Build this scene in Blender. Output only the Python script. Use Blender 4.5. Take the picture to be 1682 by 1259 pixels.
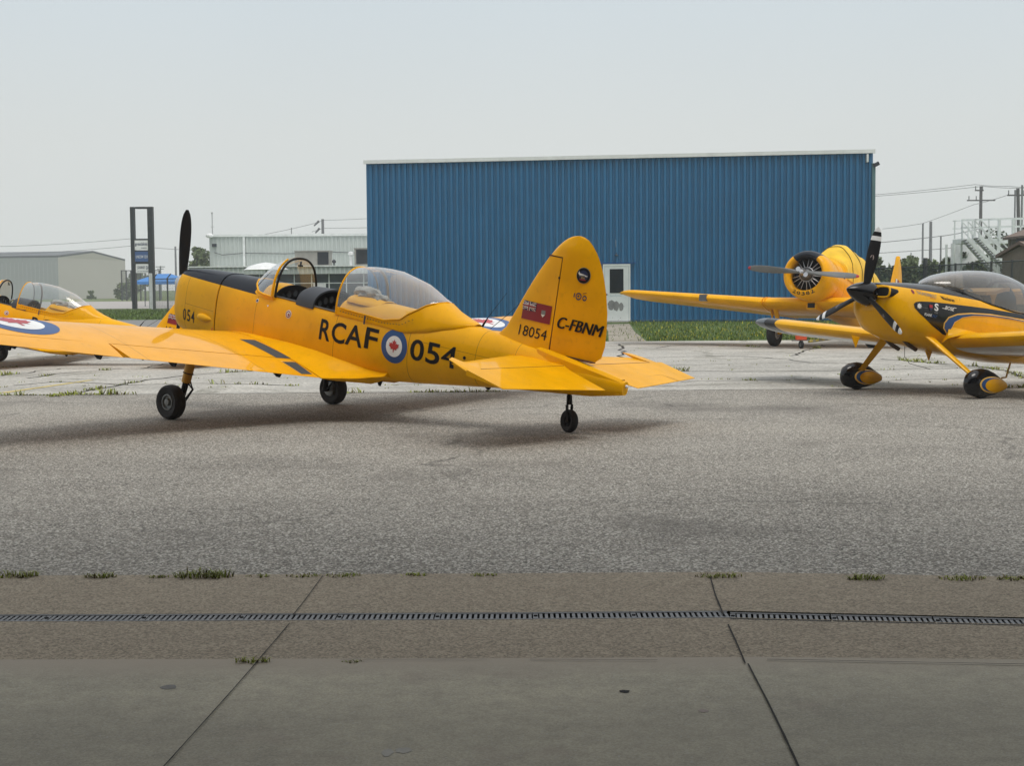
import bpy, bmesh, math, random
from mathutils import Vector, Matrix, noise
from math import sin, cos, pi, radians, sqrt
random.seed(7)
for o in list(bpy.data.objects): bpy.data.objects.remove(o, do_unlink=True)
SC = bpy.context.scene
COL = SC.collection

# ------------------------------------------------------------------ camera
FPX, YC, ROLL, EYE = 2400.0, 471.0, 0.0075, 1.58
TH = math.atan((629.5 - YC) / FPX)
cd = bpy.data.cameras.new('camera'); cam = bpy.data.objects.new('camera', cd); COL.objects.link(cam)
cd.lens = FPX / 1682 * 36; cd.sensor_width = 36; cd.sensor_fit = 'HORIZONTAL'; cd.clip_start = 0.1; cd.clip_end = 3000
r0 = Vector((1, 0, 0)); u0 = Vector((0, sin(TH), cos(TH))); f0 = Vector((0, cos(TH), -sin(TH)))
R_ = r0 * cos(ROLL) - u0 * sin(ROLL); U_ = r0 * sin(ROLL) + u0 * cos(ROLL)
M = Matrix((R_, U_, -f0)).transposed().to_4x4(); M.translation = Vector((0, 0, EYE))
cam.matrix_world = M
SC.camera = cam

# ------------------------------------------------------------------ sky, sun, exposure
SUN_EL, SUN_AZ = radians(64), radians(150)      # azimuth from +Y towards +X
w = bpy.data.worlds.new('World'); SC.world = w; w.use_nodes = True
nt = w.node_tree; nt.nodes.clear()
def N(nt, t, **k):
    n = nt.nodes.new(t)
    for a, b in k.items(): setattr(n, a, b)
    return n
out = N(nt, 'ShaderNodeOutputWorld'); bg = N(nt, 'ShaderNodeBackground'); bg.inputs[1].default_value = 0.1
sky = N(nt, 'ShaderNodeTexSky', sky_type='NISHITA', sun_disc=False, sun_elevation=SUN_EL, sun_rotation=SUN_AZ, dust_density=6.0, air_density=1.5)
hs = N(nt, 'ShaderNodeHueSaturation'); hs.inputs['Saturation'].default_value = 0.25
tc = N(nt, 'ShaderNodeTexCoord'); sx = N(nt, 'ShaderNodeSeparateXYZ')
rp = N(nt, 'ShaderNodeValToRGB')
cr = rp.color_ramp
cr.elements[0].position = 0.0; cr.elements[0].color = (0.785, 0.81, 0.79, 1)
cr.elements[1].position = 1.0; cr.elements[1].color = (1.12, 1.15, 1.18, 1)
e = cr.elements.new(0.10); e.color = (0.745, 0.782, 0.775, 1)
e = cr.elements.new(0.22); e.color = (0.66, 0.75, 0.81, 1)
e = cr.elements.new(0.50); e.color = (0.88, 0.90, 0.93, 1)
ml = N(nt, 'ShaderNodeVectorMath', operation='SCALE'); ml.inputs['Scale'].default_value = 10.0
# soft uneven cloud
nz = N(nt, 'ShaderNodeTexNoise'); nz.inputs['Scale'].default_value = 1.6; nz.inputs['Detail'].default_value = 3
mr = N(nt, 'ShaderNodeMapRange'); mr.inputs[3].default_value = 0.93; mr.inputs[4].default_value = 1.07
m2 = N(nt, 'ShaderNodeVectorMath', operation='SCALE')
mx = N(nt, 'ShaderNodeMix', data_type='RGBA'); mx.inputs[0].default_value = 0.88
L = nt.links.new
L(tc.outputs['Generated'], sx.inputs[0]); L(sx.outputs[2], rp.inputs[0]); L(rp.outputs[0], ml.inputs[0])
L(tc.outputs['Generated'], nz.inputs['Vector']); L(nz.outputs[0], mr.inputs[0]); L(ml.outputs[0], m2.inputs[0]); L(mr.outputs[0], m2.inputs['Scale'])
L(sky.outputs[0], hs.inputs['Color']); L(hs.outputs[0], mx.inputs[6]); L(m2.outputs[0], mx.inputs[7]); L(mx.outputs[2], bg.inputs[0]); L(bg.outputs[0], out.inputs[0])
sl = bpy.data.lights.new('sun', 'SUN'); sl.energy = 1.5; sl.angle = radians(27); sl.color = (1.0, 0.95, 0.88)
so = bpy.data.objects.new('sun', sl); COL.objects.link(so)
sd = Vector((sin(SUN_AZ) * cos(SUN_EL), cos(SUN_AZ) * cos(SUN_EL), sin(SUN_EL)))
so.rotation_euler = sd.to_track_quat('Z', 'Y').to_euler(); so.location = (0, 0, 40)
SC.view_settings.view_transform = 'Standard'; SC.view_settings.look = 'None'
SC.view_settings.exposure = 0.0; SC.view_settings.gamma = 1.0
SC.render.engine = 'CYCLES'
SC.cycles.volume_bounces = 1; SC.cycles.transparent_max_bounces = 24; SC.cycles.max_bounces = 8

# ------------------------------------------------------------------ materials
MATS = {}
def newmat(name):
    m = bpy.data.materials.new(name); m.use_nodes = True; nt = m.node_tree
    b = nt.nodes['Principled BSDF']; MATS[name] = m
    return m, nt, b
def noise_fac(nt, scale, lo, hi, detail=4, coord='Object', rough=0.55, vec=None):
    t = N(nt, 'ShaderNodeTexCoord'); n = N(nt, 'ShaderNodeTexNoise'); n.inputs['Scale'].default_value = scale
    n.inputs['Detail'].default_value = detail; n.inputs['Roughness'].default_value = rough
    if vec is not None: nt.links.new(vec, n.inputs['Vector'])
    else: nt.links.new(t.outputs[coord], n.inputs['Vector'])
    r = N(nt, 'ShaderNodeMapRange'); r.inputs[1].default_value = 0.3; r.inputs[2].default_value = 0.7
    r.inputs[3].default_value = lo; r.inputs[4].default_value = hi
    nt.links.new(n.outputs[0], r.inputs[0]); return r.outputs[0]
def mul(nt, c, f):
    v = N(nt, 'ShaderNodeVectorMath', operation='SCALE')
    if isinstance(c, tuple): v.inputs[0].default_value = c[:3]
    else: nt.links.new(c, v.inputs[0])
    nt.links.new(f, v.inputs['Scale']); return v.outputs[0]
def mixc(nt, a, b, f):
    m = N(nt, 'ShaderNodeMix', data_type='RGBA')
    for i, c in ((6, a), (7, b)):
        if isinstance(c, tuple): m.inputs[i].default_value = (*c[:3], 1)
        else: nt.links.new(c, m.inputs[i])
    if isinstance(f, float): m.inputs[0].default_value = f
    else: nt.links.new(f, m.inputs[0])
    return m.outputs[2]
def math_(nt, op, a, b=None, c=None, clamp=False):
    m = N(nt, 'ShaderNodeMath', operation=op); m.use_clamp = clamp
    for i, x in enumerate((a, b, c)):
        if x is None: continue
        if isinstance(x, (int, float)): m.inputs[i].default_value = x
        else: nt.links.new(x, m.inputs[i])
    return m.outputs[0]
def simple(name, col, rough=0.5, metal=0.0, var=0.12, scale=3.0, coat=0.0, bump=0.0, bscale=60, spec=0.5):
    m, nt, b = newmat(name)
    f = noise_fac(nt, scale, 1 - var, 1 + var)
    nt.links.new(mul(nt, col, f), b.inputs['Base Color'])
    b.inputs['Roughness'].default_value = rough; b.inputs['Metallic'].default_value = metal
    b.inputs['Specular IOR Level'].default_value = spec; b.inputs['Coat Weight'].default_value = coat; b.inputs['Coat Roughness'].default_value = 0.08
    if bump:
        t = N(nt, 'ShaderNodeTexCoord'); n = N(nt, 'ShaderNodeTexNoise'); n.inputs['Scale'].default_value = bscale
        bp = N(nt, 'ShaderNodeBump'); bp.inputs['Strength'].default_value = bump; bp.inputs['Distance'].default_value = 0.01
        nt.links.new(t.outputs['Object'], n.inputs['Vector']); nt.links.new(n.outputs[0], bp.inputs['Height']); nt.links.new(bp.outputs[0], b.inputs['Normal'])
    return m
def glass(name, tint=(0.9, 0.93, 0.93), haze=0.05, hazecol=(0.6, 0.62, 0.62), gl=1.0, ex=2.4):
    m, nt, b = newmat(name); nt.nodes.remove(b)
    o = [n for n in nt.nodes if n.type == 'OUTPUT_MATERIAL'][0]
    tr = N(nt, 'ShaderNodeBsdfTransparent'); tr.inputs[0].default_value = (*tint, 1)
    gs = N(nt, 'ShaderNodeBsdfGlossy'); gs.inputs['Roughness'].default_value = 0.03; gs.inputs[0].default_value = (gl, gl, gl, 1)
    df = N(nt, 'ShaderNodeBsdfDiffuse'); df.inputs[0].default_value = (*hazecol, 1)
    m1 = N(nt, 'ShaderNodeMixShader'); m1.inputs[0].default_value = haze
    nt.links.new(tr.outputs[0], m1.inputs[1]); nt.links.new(df.outputs[0], m1.inputs[2])
    lw = N(nt, 'ShaderNodeLayerWeight'); lw.inputs[0].default_value = 0.5
    fr = math_(nt, 'ADD', math_(nt, 'MULTIPLY', math_(nt, 'POWER', lw.outputs['Facing'], ex), 0.85), 0.06)
    m2 = N(nt, 'ShaderNodeMixShader'); nt.links.new(fr, m2.inputs[0])
    nt.links.new(m1.outputs[0], m2.inputs[1]); nt.links.new(gs.outputs[0], m2.inputs[2]); nt.links.new(m2.outputs[0], o.inputs[0])
    return m
YEL = (0.82, 0.395, 0.0001)
def paint(name, col, lines=(), top=None, rough=0.5, coat=0.27, var=0.09, extra=None, wav=0.035):
    """aircraft paint: panel seams at object x positions, optional second colour where extra() says so"""
    m, nt, b = newmat(name)
    t = N(nt, 'ShaderNodeTexCoord'); s = N(nt, 'ShaderNodeSeparateXYZ'); nt.links.new(t.outputs['Object'], s.inputs[0])
    c = mul(nt, col, noise_fac(nt, 2.3, 1 - var, 1 + var, 5))
    # faint grime streaks
    g = noise_fac(nt, 14, 0.0, 1.0, 6)
    g2 = math_(nt, 'MULTIPLY', math_(nt, 'SUBTRACT', g, 0.72, clamp=True), 0.5)
    c = mixc(nt, c, (0.25, 0.12, 0.02), g2)
    if extra:
        c2, fn = extra
        c = mixc(nt, c, c2, fn(nt, s, t))
    ds = None
    for ax, p, wd, z0, z1 in lines:
        d = math_(nt, 'ABSOLUTE', math_(nt, 'SUBTRACT', s.outputs[ax], p))
        f = math_(nt, 'LESS_THAN', d, wd)
        if z0 is not None:
            o_ax = 2 if ax == 0 else 0
            f = math_(nt, 'MULTIPLY', f, math_(nt, 'GREATER_THAN', s.outputs[o_ax], z0))
            f = math_(nt, 'MULTIPLY', f, math_(nt, 'LESS_THAN', s.outputs[o_ax], z1))
        ds = f if ds is None else math_(nt, 'MAXIMUM', ds, f)
    if ds is not None:
        c = mixc(nt, c, (0.10, 0.05, 0.01), math_(nt, 'MULTIPLY', ds, 0.75))
    nt.links.new(c, b.inputs['Base Color'])
    nt.links.new(noise_fac(nt, 6, rough - 0.07, rough + 0.1), b.inputs['Roughness'])
    b.inputs['Specular IOR Level'].default_value = 0.05
    b.inputs['Coat Weight'].default_value = coat; b.inputs['Coat Roughness'].default_value = 0.05
    n = N(nt, 'ShaderNodeTexNoise'); n.inputs['Scale'].default_value = 3.5; n.inputs['Detail'].default_value = 1
    nt.links.new(t.outputs['Object'], n.inputs['Vector'])
    bp = N(nt, 'ShaderNodeBump'); bp.inputs['Strength'].default_value = wav; bp.inputs['Distance'].default_value = 0.03
    nt.links.new(n.outputs[0], bp.inputs['Height']); nt.links.new(bp.outputs[0], b.inputs['Normal']); 
    return m
def step(nt, sock, a, op='GREATER_THAN'): return math_(nt, op, sock, a)

black = simple('rubber', (0.018, 0.018, 0.02), 0.75, var=0.3)
mk = dict(
 matt_black=simple('matt_black', (0.008, 0.008, 0.009), 0.55, spec=0.25),
 ink=simple('ink', (0.011, 0.0115, 0.013), 0.5, spec=0.15),
 interior=simple('interior', (0.006, 0.006, 0.007), 0.8, bump=0.5, spec=0.15),
 hood=simple('hood', (0.026, 0.031, 0.040), 0.5),
 silver=simple('silver', (0.55, 0.55, 0.56), 0.35, 0.9),
 grey_metal=simple('grey_metal', (0.22, 0.23, 0.23), 0.45, 0.5),
 gauge=simple('gauge', (0.07, 0.075, 0.08), 0.25),
 white=simple('white', (0.75, 0.76, 0.75), 0.45),
 red=simple('red', (0.42, 0.018, 0.03), 0.4),
 darkred=simple('darkred', (0.22, 0.008, 0.015), 0.4),
 blue=simple('blue', (0.006, 0.065, 0.22), 0.4),
 navy=simple('navy', (0.01, 0.02, 0.08), 0.4),
 gold=simple('gold', (0.55, 0.38, 0.1), 0.4),
 lightyellow=simple('lightyellow', (0.85, 0.5, 0.1), 0.4),
 walk=simple('walk', (0.06, 0.065, 0.07), 0.9, bump=0.6, bscale=200),
 dark_gloss=simple('dark_gloss', (0.003, 0.003, 0.004), 0.2, spec=0.2, coat=0.5, var=0.05),
 blade_grey=simple('blade_grey', (0.16, 0.165, 0.16), 0.4, 0.2),
 tan=simple('tan', (0.55, 0.36, 0.16), 0.7),
 cloth=simple('cloth', (0.30, 0.29, 0.26), 0.9, var=0.4, scale=12),
 orange=simple('orange', (0.75, 0.10, 0.03), 0.5),
 brown_leg=simple('brown_leg', (0.62, 0.32, 0.01), 0.45),
)
canopy_glass = glass('canopy_glass', (0.93, 0.96, 0.97), 0.07, (0.75, 0.78, 0.8))
smoked_glass = glass('smoked_glass', (0.62, 0.61, 0.59), 0.09, (0.66, 0.64, 0.60), ex=2.9)

# ------------------------------------------------------------------ mesh builder
class MB:
    def __init__(s): s.v = []; s.f = []; s.m = []
    def add(s, vs, fs, m=0):
        k = len(s.v); s.v += [Vector(v) for v in vs]; s.f += [tuple(i + k for i in f) for f in fs]; s.m += [m] * len(fs)
    def loft(s, rings, closed=True, c0=True, c1=True, m=0, skip=None):
        n = len(rings[0]); vs = [p for r in rings for p in r]; fs = []
        for i in range(len(rings) - 1):
            for j in range(n if closed else n - 1):
                a, b = i * n + j, i * n + (j + 1) % n
                if skip and skip(i, j): continue
                fs.append((a, b, b + n, a + n))
        if c0: fs.append(tuple(range(n)))
        if c1: fs.append(tuple(range((len(rings) - 1) * n, len(rings) * n)))
        s.add(vs, fs, m)
    def box(s, c, d, m=0, R=None):
        c = Vector(c); vs = []
        for i in range(8):
            p = Vector(((i & 1) - .5, ((i >> 1) & 1) - .5, (i >> 2) - .5)); p = Vector((p.x * d[0], p.y * d[1], p.z * d[2]))
            vs.append(c + (R @ p if R else p))
        s.add(vs, [(0, 2, 3, 1), (4, 5, 7, 6), (0, 1, 5, 4), (2, 6, 7, 3), (0, 4, 6, 2), (1, 3, 7, 5)], m)
    def bar(s, p, q, w=0.05, h=None, m=0, up=(0, 0, 1)):
        p, q = Vector(p), Vector(q); d = q - p; h = h or w
        z = d.normalized(); x = Vector(up).cross(z)
        if x.length < 1e-3: x = Vector((1, 0, 0)).cross(z)
        x.normalize(); y = z.cross(x)
        s.box((p + q) / 2, (w, h, d.length), m, Matrix((x, y, z)).transposed())
    def tube(s, pts, r, n=8, m=0, caps=True):
        pts = [Vector(p) for p in pts]; rings = []; x = None
        for i, p in enumerate(pts):
            d = (pts[min(i + 1, len(pts) - 1)] - pts[max(i - 1, 0)]).normalized()
            if x is None:
                x = Vector((0, 0, 1)).cross(d)
                if x.length < 1e-2: x = Vector((1, 0, 0)).cross(d)
            x = (x - d * x.dot(d)).normalized(); y = d.cross(x)
            rr = r[i] if isinstance(r, (list, tuple)) else r
            rings.append([p + (x * cos(2 * pi * k / n) + y * sin(2 * pi * k / n)) * rr for k in range(n)])
        s.loft(rings, True, caps, caps, m)
    def lathe(s, prof, o=(0, 0, 0), ax=(0, 1, 0), n=28, m=0, cap=False, a0=0, a1=2 * pi):
        o, z = Vector(o), Vector(ax).normalized(); x = Vector((0, 0, 1)).cross(z)
        if x.length < 1e-2: x = Vector((1, 0, 0)).cross(z)
        x.normalize(); y = z.cross(x); full = abs(a1 - a0 - 2 * pi) < 1e-6
        k = n if full else n + 1
        rings = [[o + z * h + (x * cos(a0 + (a1 - a0) * i / n) + y * sin(a0 + (a1 - a0) * i / n)) * r for i in range(k)] for r, h in prof]
        s.loft(rings, full, cap, cap, m)
    def sphere(s, c, r, m=0, n=10, sc=(1, 1, 1), jit=0, seed=0):
        bm = bmesh.new(); bmesh.ops.create_icosphere(bm, subdivisions=3 if n > 8 else 2, radius=1)
        vs = []
        for v in bm.verts:
            d = v.co.normalized(); k = 1 + jit * noise.noise(d * 2.2 + Vector((seed, 0, 0))) + jit * .5 * noise.noise(d * 5 + Vector((seed, 9, 0)))
            vs.append(Vector(c) + Vector((d.x * sc[0], d.y * sc[1], d.z * sc[2])) * r * k)
        s.add(vs, [tuple(v.index for v in f.verts) for f in bm.faces], m); bm.free()
    def prism(s, pts, vec, m=0):
        n = len(pts); vec = Vector(vec); vs = [Vector(p) for p in pts] + [Vector(p) + vec for p in pts]
        s.add(vs, [tuple(range(n)), tuple(range(n, 2 * n))] + [(i, (i + 1) % n, (i + 1) % n + n, i + n) for i in range(n)], m)
    def build(s, name, mats, parent=None, smooth=30, world=False, fixn=True, merge=False):
        if not isinstance(mats, (list, tuple)): mats = [mats]
        off = parent.location if (parent is not None and world) else Vector((0, 0, 0))
        me = bpy.data.meshes.new(name); me.from_pydata([v - off for v in s.v], [], s.f)
        for x in mats: me.materials.append(x)
        me.polygons.foreach_set('material_index', s.m)
        if fixn or merge:
            bm = bmesh.new(); bm.from_mesh(me)
            if merge: bmesh.ops.remove_doubles(bm, verts=bm.verts, dist=1e-4)
            if fixn: bmesh.ops.recalc_face_normals(bm, faces=bm.faces)
            bm.to_mesh(me); bm.free()
        if smooth:
            me.polygons.foreach_set('use_smooth', [True] * len(me.polygons)); me.set_sharp_from_angle(angle=radians(smooth))
        me.update()
        o = bpy.data.objects.new(name, me); COL.objects.link(o)
        if parent is not None: o.parent = parent
        return o
def thing(name, label, cat, loc=(0, 0, 0), group=None, mat3=None):
    o = bpy.data.objects.new(name, None); COL.objects.link(o); o.empty_display_size = 0.3
    o.location = loc
    if mat3 is not None: o.rotation_euler = mat3.to_euler()
    o['label'] = label; o['category'] = cat
    if group: o['group'] = group
    return o
def tag(o, label, cat, group=None):
    o['label'] = label; o['category'] = cat
    if group: o['group'] = group
    return o
def struct(o): o['kind'] = 'structure'; return o
def stuff(o, label=None, cat=None):
    o['kind'] = 'stuff'
    if label: o['label'] = label
    if cat: o['category'] = cat
    return o
def ray(px, py):
    a, b = px - 841, py - 629.5; c_, s_ = cos(ROLL), sin(ROLL)
    u, v = a * c_ - b * s_, a * s_ + b * c_
    return r0 * (u / FPX) + f0 - u0 * (v / FPX)
def G(px, py, z=0.0):                       # photo point on the ground
    d = ray(px, py); return Vector((0, 0, EYE)) + d * ((z - EYE) / d.z)
def at(px, py, Y):                          # photo point at depth Y
    d = ray(px, py); return Vector((0, 0, EYE)) + d * (Y / d.y)

# flat lettering and outlines, mapped onto surfaces
def text2d(st, size=1.0, bold=0.0, shear=0.0, sx=1.0, space=1.0):
    cu = bpy.data.curves.new('t', 'FONT'); cu.body = st; cu.size = size; cu.offset = bold; cu.shear = shear
    cu.space_character = space; cu.resolution_u = 4; cu.align_x = 'LEFT'
    o = bpy.data.objects.new('t', cu); COL.objects.link(o)
    dg = bpy.context.evaluated_depsgraph_get(); dg.update()
    me = bpy.data.meshes.new_from_object(o.evaluated_get(dg))
    v = [(p.co.x * sx, p.co.y) for p in me.vertices]; f = [tuple(p.vertices) for p in me.polygons]
    bpy.data.objects.remove(o); bpy.data.curves.remove(cu); bpy.data.meshes.remove(me)
    return v, f
def fit_text(st, w, h, bold=0.0, shear=0.0, space=1.0):
    v, f = text2d(st, 1.0, bold, shear, 1.0, space)
    x0 = min(p[0] for p in v); x1 = max(p[0] for p in v); y0 = min(p[1] for p in v); y1 = max(p[1] for p in v)
    return [((p[0] - x0) / (x1 - x0) * w, (p[1] - y0) / (y1 - y0) * h) for p in v], f
def poly2d(pts): return [tuple(p) for p in pts], [tuple(range(len(pts)))]
def disc2d(cx, cy, rx, ry=None, n=40, inner=None):
    ry = ry or rx
    if inner is None: return poly2d([(cx + rx * cos(2 * pi * i / n), cy + ry * sin(2 * pi * i / n)) for i in range(n)])
    v = []; 
    for i in range(n):
        c_, s_ = cos(2 * pi * i / n), sin(2 * pi * i / n); v += [(cx + rx * c_, cy + ry * s_), (cx + inner * c_, cy + inner * s_)]
    return v, [(2 * i, 2 * ((i + 1) % n), 2 * ((i + 1) % n) + 1, 2 * i + 1) for i in range(n)]
LEAF = [(0, 1), (.13, .72), (.30, .80), (.23, .40), (.42, .58), (.48, .46), (.78, .50), (.66, .28), (.78, .18), (.42, -.10), (.48, -.24), (.08, -.18), (.06, -.55)]
LEAF = LEAF + [(-x, y) for x, y in reversed(LEAF[1:])]
def leaf2d(cx, cy, r): return poly2d([(cx + x * r, cy + (y - .15) * r) for x, y in LEAF])
def decal(mb, vf, fn, m, cell=0.07, shift=(0, 0)):
    """cut a flat shape into small cells and lay it on a surface through fn(u, v)"""
    v, f = vf
    bm = bmesh.new(); bv = [bm.verts.new((p[0] + shift[0], p[1] + shift[1], 0)) for p in v]
    for q in f:
        try: bm.faces.new([bv[i] for i in q])
        except ValueError: pass
    bm.normal_update()
    bmesh.ops.triangulate(bm, faces=bm.faces, quad_method='BEAUTY', ngon_method='EAR_CLIP')
    for ax in (0, 1):
        lo = min(x.co[ax] for x in bm.verts); hi = max(x.co[ax] for x in bm.verts); k = math.ceil(lo / cell) * cell
        while k < hi:
            no = Vector((1, 0, 0)) if ax == 0 else Vector((0, 1, 0))
            bmesh.ops.bisect_plane(bm, geom=bm.verts[:] + bm.edges[:] + bm.faces[:], plane_co=no * k, plane_no=no); k += cell
    bm.verts.index_update()
    mb.add([fn(x.co.x, x.co.y) for x in bm.verts], [tuple(x.index for x in q.verts) for q in bm.faces], m); bm.free()
# ================================================================== GROUND
def ground_mat(name, base, spk=None, stain=0.12, rough=0.9, bump=0.3, fine=0.1, cracks=None, streak=0.0, blot=None, edge=None, spec=0.3):
    m, nt, b = newmat(name)
    t = N(nt, 'ShaderNodeTexCoord')
    c = mul(nt, base, noise_fac(nt, 0.35, 1 - stain, 1 + stain, 8, rough=0.65))
    c = mul(nt, c, noise_fac(nt, 9, 1 - fine, 1 + fine, 8, rough=0.7))
    h = None
    if spk:
        sc, lo, hi, c2, thr = spk
        v = N(nt, 'ShaderNodeTexVoronoi'); v.inputs['Scale'].default_value = sc
        nt.links.new(t.outputs['Object'], v.inputs['Vector'])
        s = N(nt, 'ShaderNodeSeparateColor'); nt.links.new(v.outputs['Color'], s.inputs[0])
        r = N(nt, 'ShaderNodeMapRange'); r.inputs[3].default_value = lo; r.inputs[4].default_value = hi
        nt.links.new(s.outputs[0], r.inputs[0]); c = mul(nt, c, r.outputs[0])
        c = mixc(nt, c, c2, math_(nt, 'MULTIPLY', math_(nt, 'GREATER_THAN', s.outputs[1], thr), 0.75))
        h = v.outputs['Distance']
    if streak:
        mp = N(nt, 'ShaderNodeMapping'); mp.inputs['Scale'].default_value = (0.06, 1.1, 1)
        nt.links.new(t.outputs['Object'], mp.inputs[0])
        c = mul(nt, c, noise_fac(nt, 1.0, 1 - streak, 1 + streak, 6, vec=mp.outputs[0]))
    if blot:
        sc, thr, col = blot
        f = noise_fac(nt, sc, 0, 1, 5, rough=0.6)
        f = math_(nt, 'MULTIPLY', math_(nt, 'SUBTRACT', f, thr, clamp=True), 2.0, clamp=True)
        c = mixc(nt, c, col, f)
    if cracks:
        sc, wd, col = cracks
        nn = N(nt, 'ShaderNodeTexNoise'); nn.inputs['Scale'].default_value = 1.4; nn.inputs['Detail'].default_value = 6
        nt.links.new(t.outputs['Object'], nn.inputs['Vector'])
        ad = N(nt, 'ShaderNodeVectorMath', operation='ADD'); nt.links.new(t.outputs['Object'], ad.inputs[0]); nt.links.new(nn.outputs['Color'], ad.inputs[1])
        v = N(nt, 'ShaderNodeTexVoronoi', feature='DISTANCE_TO_EDGE'); v.inputs['Scale'].default_value = sc
        nt.links.new(ad.outputs[0], v.inputs['Vector'])
        f = math_(nt, 'LESS_THAN', v.outputs[0], wd)
        f = math_(nt, 'MULTIPLY', f, noise_fac(nt, 0.5, -0.2, 1.0, 3))
        f = math_(nt, 'MULTIPLY', f, noise_fac(nt, 6.0, 0.2, 1.0, 3), clamp=True)
        c = mixc(nt, c, col, f)
    if edge:
        y0, y1, col = edge; s = N(nt, 'ShaderNodeSeparateXYZ'); nt.links.new(t.outputs['Object'], s.inputs[0])
        yy = math_(nt, 'ADD', s.outputs[1], math_(nt, 'MULTIPLY', noise_fac(nt, 2.2, -1, 1, 6), 0.035))
        r = N(nt, 'ShaderNodeMapRange'); r.inputs[1].default_value = y0; r.inputs[2].default_value = y1; nt.links.new(yy, r.inputs[0]); c = mixc(nt, c, col, r.outputs[0])
    nt.links.new(c, b.inputs['Base Color']); b.inputs['Roughness'].default_value = rough
    b.inputs['Specular IOR Level'].default_value = spec
    bp = N(nt, 'ShaderNodeBump'); bp.inputs['Strength'].default_value = bump; bp.inputs['Distance'].default_value = 0.006
    if h is None:
        n = N(nt, 'ShaderNodeTexNoise'); n.inputs['Scale'].default_value = 60; n.inputs['Detail'].default_value = 6
        nt.links.new(t.outputs['Object'], n.inputs['Vector']); h = n.outputs[0]
    nt.links.new(h, bp.inputs['Height']); nt.links.new(bp.outputs[0], b.inputs['Normal'])
    return m
asph = ground_mat('asphalt_exposed_aggregate', (0.285, 0.265, 0.228), spk=(84, 0.28, 1.25, (0.62, 0.59, 0.53), 0.80), stain=0.22, bump=0.6, fine=0.16, blot=(0.3, 0.60, (0.11, 0.10, 0.088)), rough=0.85, spec=0.3, streak=0.05, cracks=(0.16, 0.006, (0.06, 0.055, 0.05)))
conc_far = ground_mat('old_concrete', (0.42, 0.405, 0.365), spk=(40, 0.72, 1.2, (0.20, 0.19, 0.17), 0.93), stain=0.24, fine=0.2, streak=0.16, cracks=(0.22, 0.022, (0.09, 0.09, 0.06)), blot=(0.22, 0.62, (0.33, 0.32, 0.30)))
conc_rough = ground_mat('brown_concrete', (0.31, 0.262, 0.197), spk=(100, 0.60, 1.30, (0.40, 0.35, 0.26), 0.92), stain=0.10, bump=0.5, fine=0.12)
conc_smooth = ground_mat('smooth_floor_concrete', (0.318, 0.287, 0.208), spk=(160, 0.80, 1.16, (0.35, 0.33, 0.27), 0.95), stain=0.24, fine=0.18, rough=0.6, bump=0.12, streak=0.14, blot=(0.8, 0.66, (0.20, 0.145, 0.115)), edge=(5.80, 6.13, (0.31, 0.262, 0.197)))
edge_dirt = ground_mat('edge_dirt', (0.22, 0.19, 0.15), stain=0.25, fine=0.2, streak=0.15)
grass_m = ground_mat('lawn_soil', (0.075, 0.115, 0.035), stain=0.25, fine=0.3, rough=1.0, bump=0.8)
grass_far = ground_mat('far_grass', (0.12, 0.155, 0.055), stain=0.2, fine=0.2, rough=1.0)
asph_far = ground_mat('worn_taxiway', (0.20, 0.20, 0.195), stain=0.15, fine=0.1)
road_m = ground_mat('pale_road', (0.36, 0.34, 0.32), stain=0.06, fine=0.06)
path_m = ground_mat('worn_path', (0.30, 0.27, 0.22), stain=0.3, fine=0.25, blot=(1.2, 0.6, (0.10, 0.12, 0.05)))
dark_gap = simple('dark_gap', (0.02, 0.018, 0.015), 0.95)

def sheet(name, pts, z, mat):
    mb = MB(); mb.add([(p[0], p[1], z) for p in pts], [tuple(range(len(pts)))])
    o = mb.build(name, mat, smooth=0, fixn=False)
    if o.data.polygons[0].normal.z < 0: o.data.flip_normals()
    return struct(o)
def rect(x0, x1, y0, y1): return [(x0, y0), (x1, y0), (x1, y1), (x0, y1)]
sheet('ground', rect(-1200, 1200, -300, 1600), -0.03, grass_far)
# edges as polylines measured on the ground
thr = [(-30, 6.20), (-2.2, 6.17), (0, 6.13), (1.02, 6.12), (2.4, 6.03), (30, 4.6)]      # floor / apron
dra = [(-30, 7.10), (-2.45, 6.965), (0, 6.93), (1.05, 6.93), (2.45, 6.74), (30, 3.2)]   # drain centre line
e1 = [(-30, 8.6), (-2.85, 8.02), (0, 7.975), (1.15, 7.97), (2.75, 7.78), (30, 4.9)]      # apron / asphalt
DW = 0.072
def strip(a, b, da=0, db=0): return [(p[0], p[1] + da) for p in a] + [(p[0], p[1] + db) for p in reversed(b)]
def multi(name, a, b, da, db, z, mat):
    mb = MB()
    for i in range(len(a) - 1):
        mb.add([(a[i][0], a[i][1] + da, z), (a[i + 1][0], a[i + 1][1] + da, z), (b[i + 1][0], b[i + 1][1] + db, z), (b[i][0], b[i][1] + db, z)], [(0, 1, 2, 3)])
    return struct(mb.build(name, mat, smooth=0))
fl = [(p[0], -24) for p in thr]
multi('hangar_floor', fl, thr, 0, 0, 0.0, conc_smooth)
multi('concrete_strip_inner', thr, dra, 0, -DW, 0.0, conc_rough)
multi('concrete_strip_outer', dra, e1, DW, 0, 0.0, conc_rough)
multi('drain_channel', dra, dra, -DW - .02, DW + .02, -0.09, dark_gap)
e2 = [(p[0], 21.95) for p in e1]
multi('drain_end_cover', [(-30, 7.10), (-3.225, 6.98)], [(-30, 7.10), (-3.225, 6.98)], -DW, DW, -0.003, simple('drain_cover', (0.14, 0.14, 0.145), 0.6))
multi('drain_end_cover', [(3.40, 6.60), (30, 3.2)], [(3.40, 6.60), (30, 3.2)], -DW, DW, -0.003, bpy.data.materials['drain_cover'])
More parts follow.
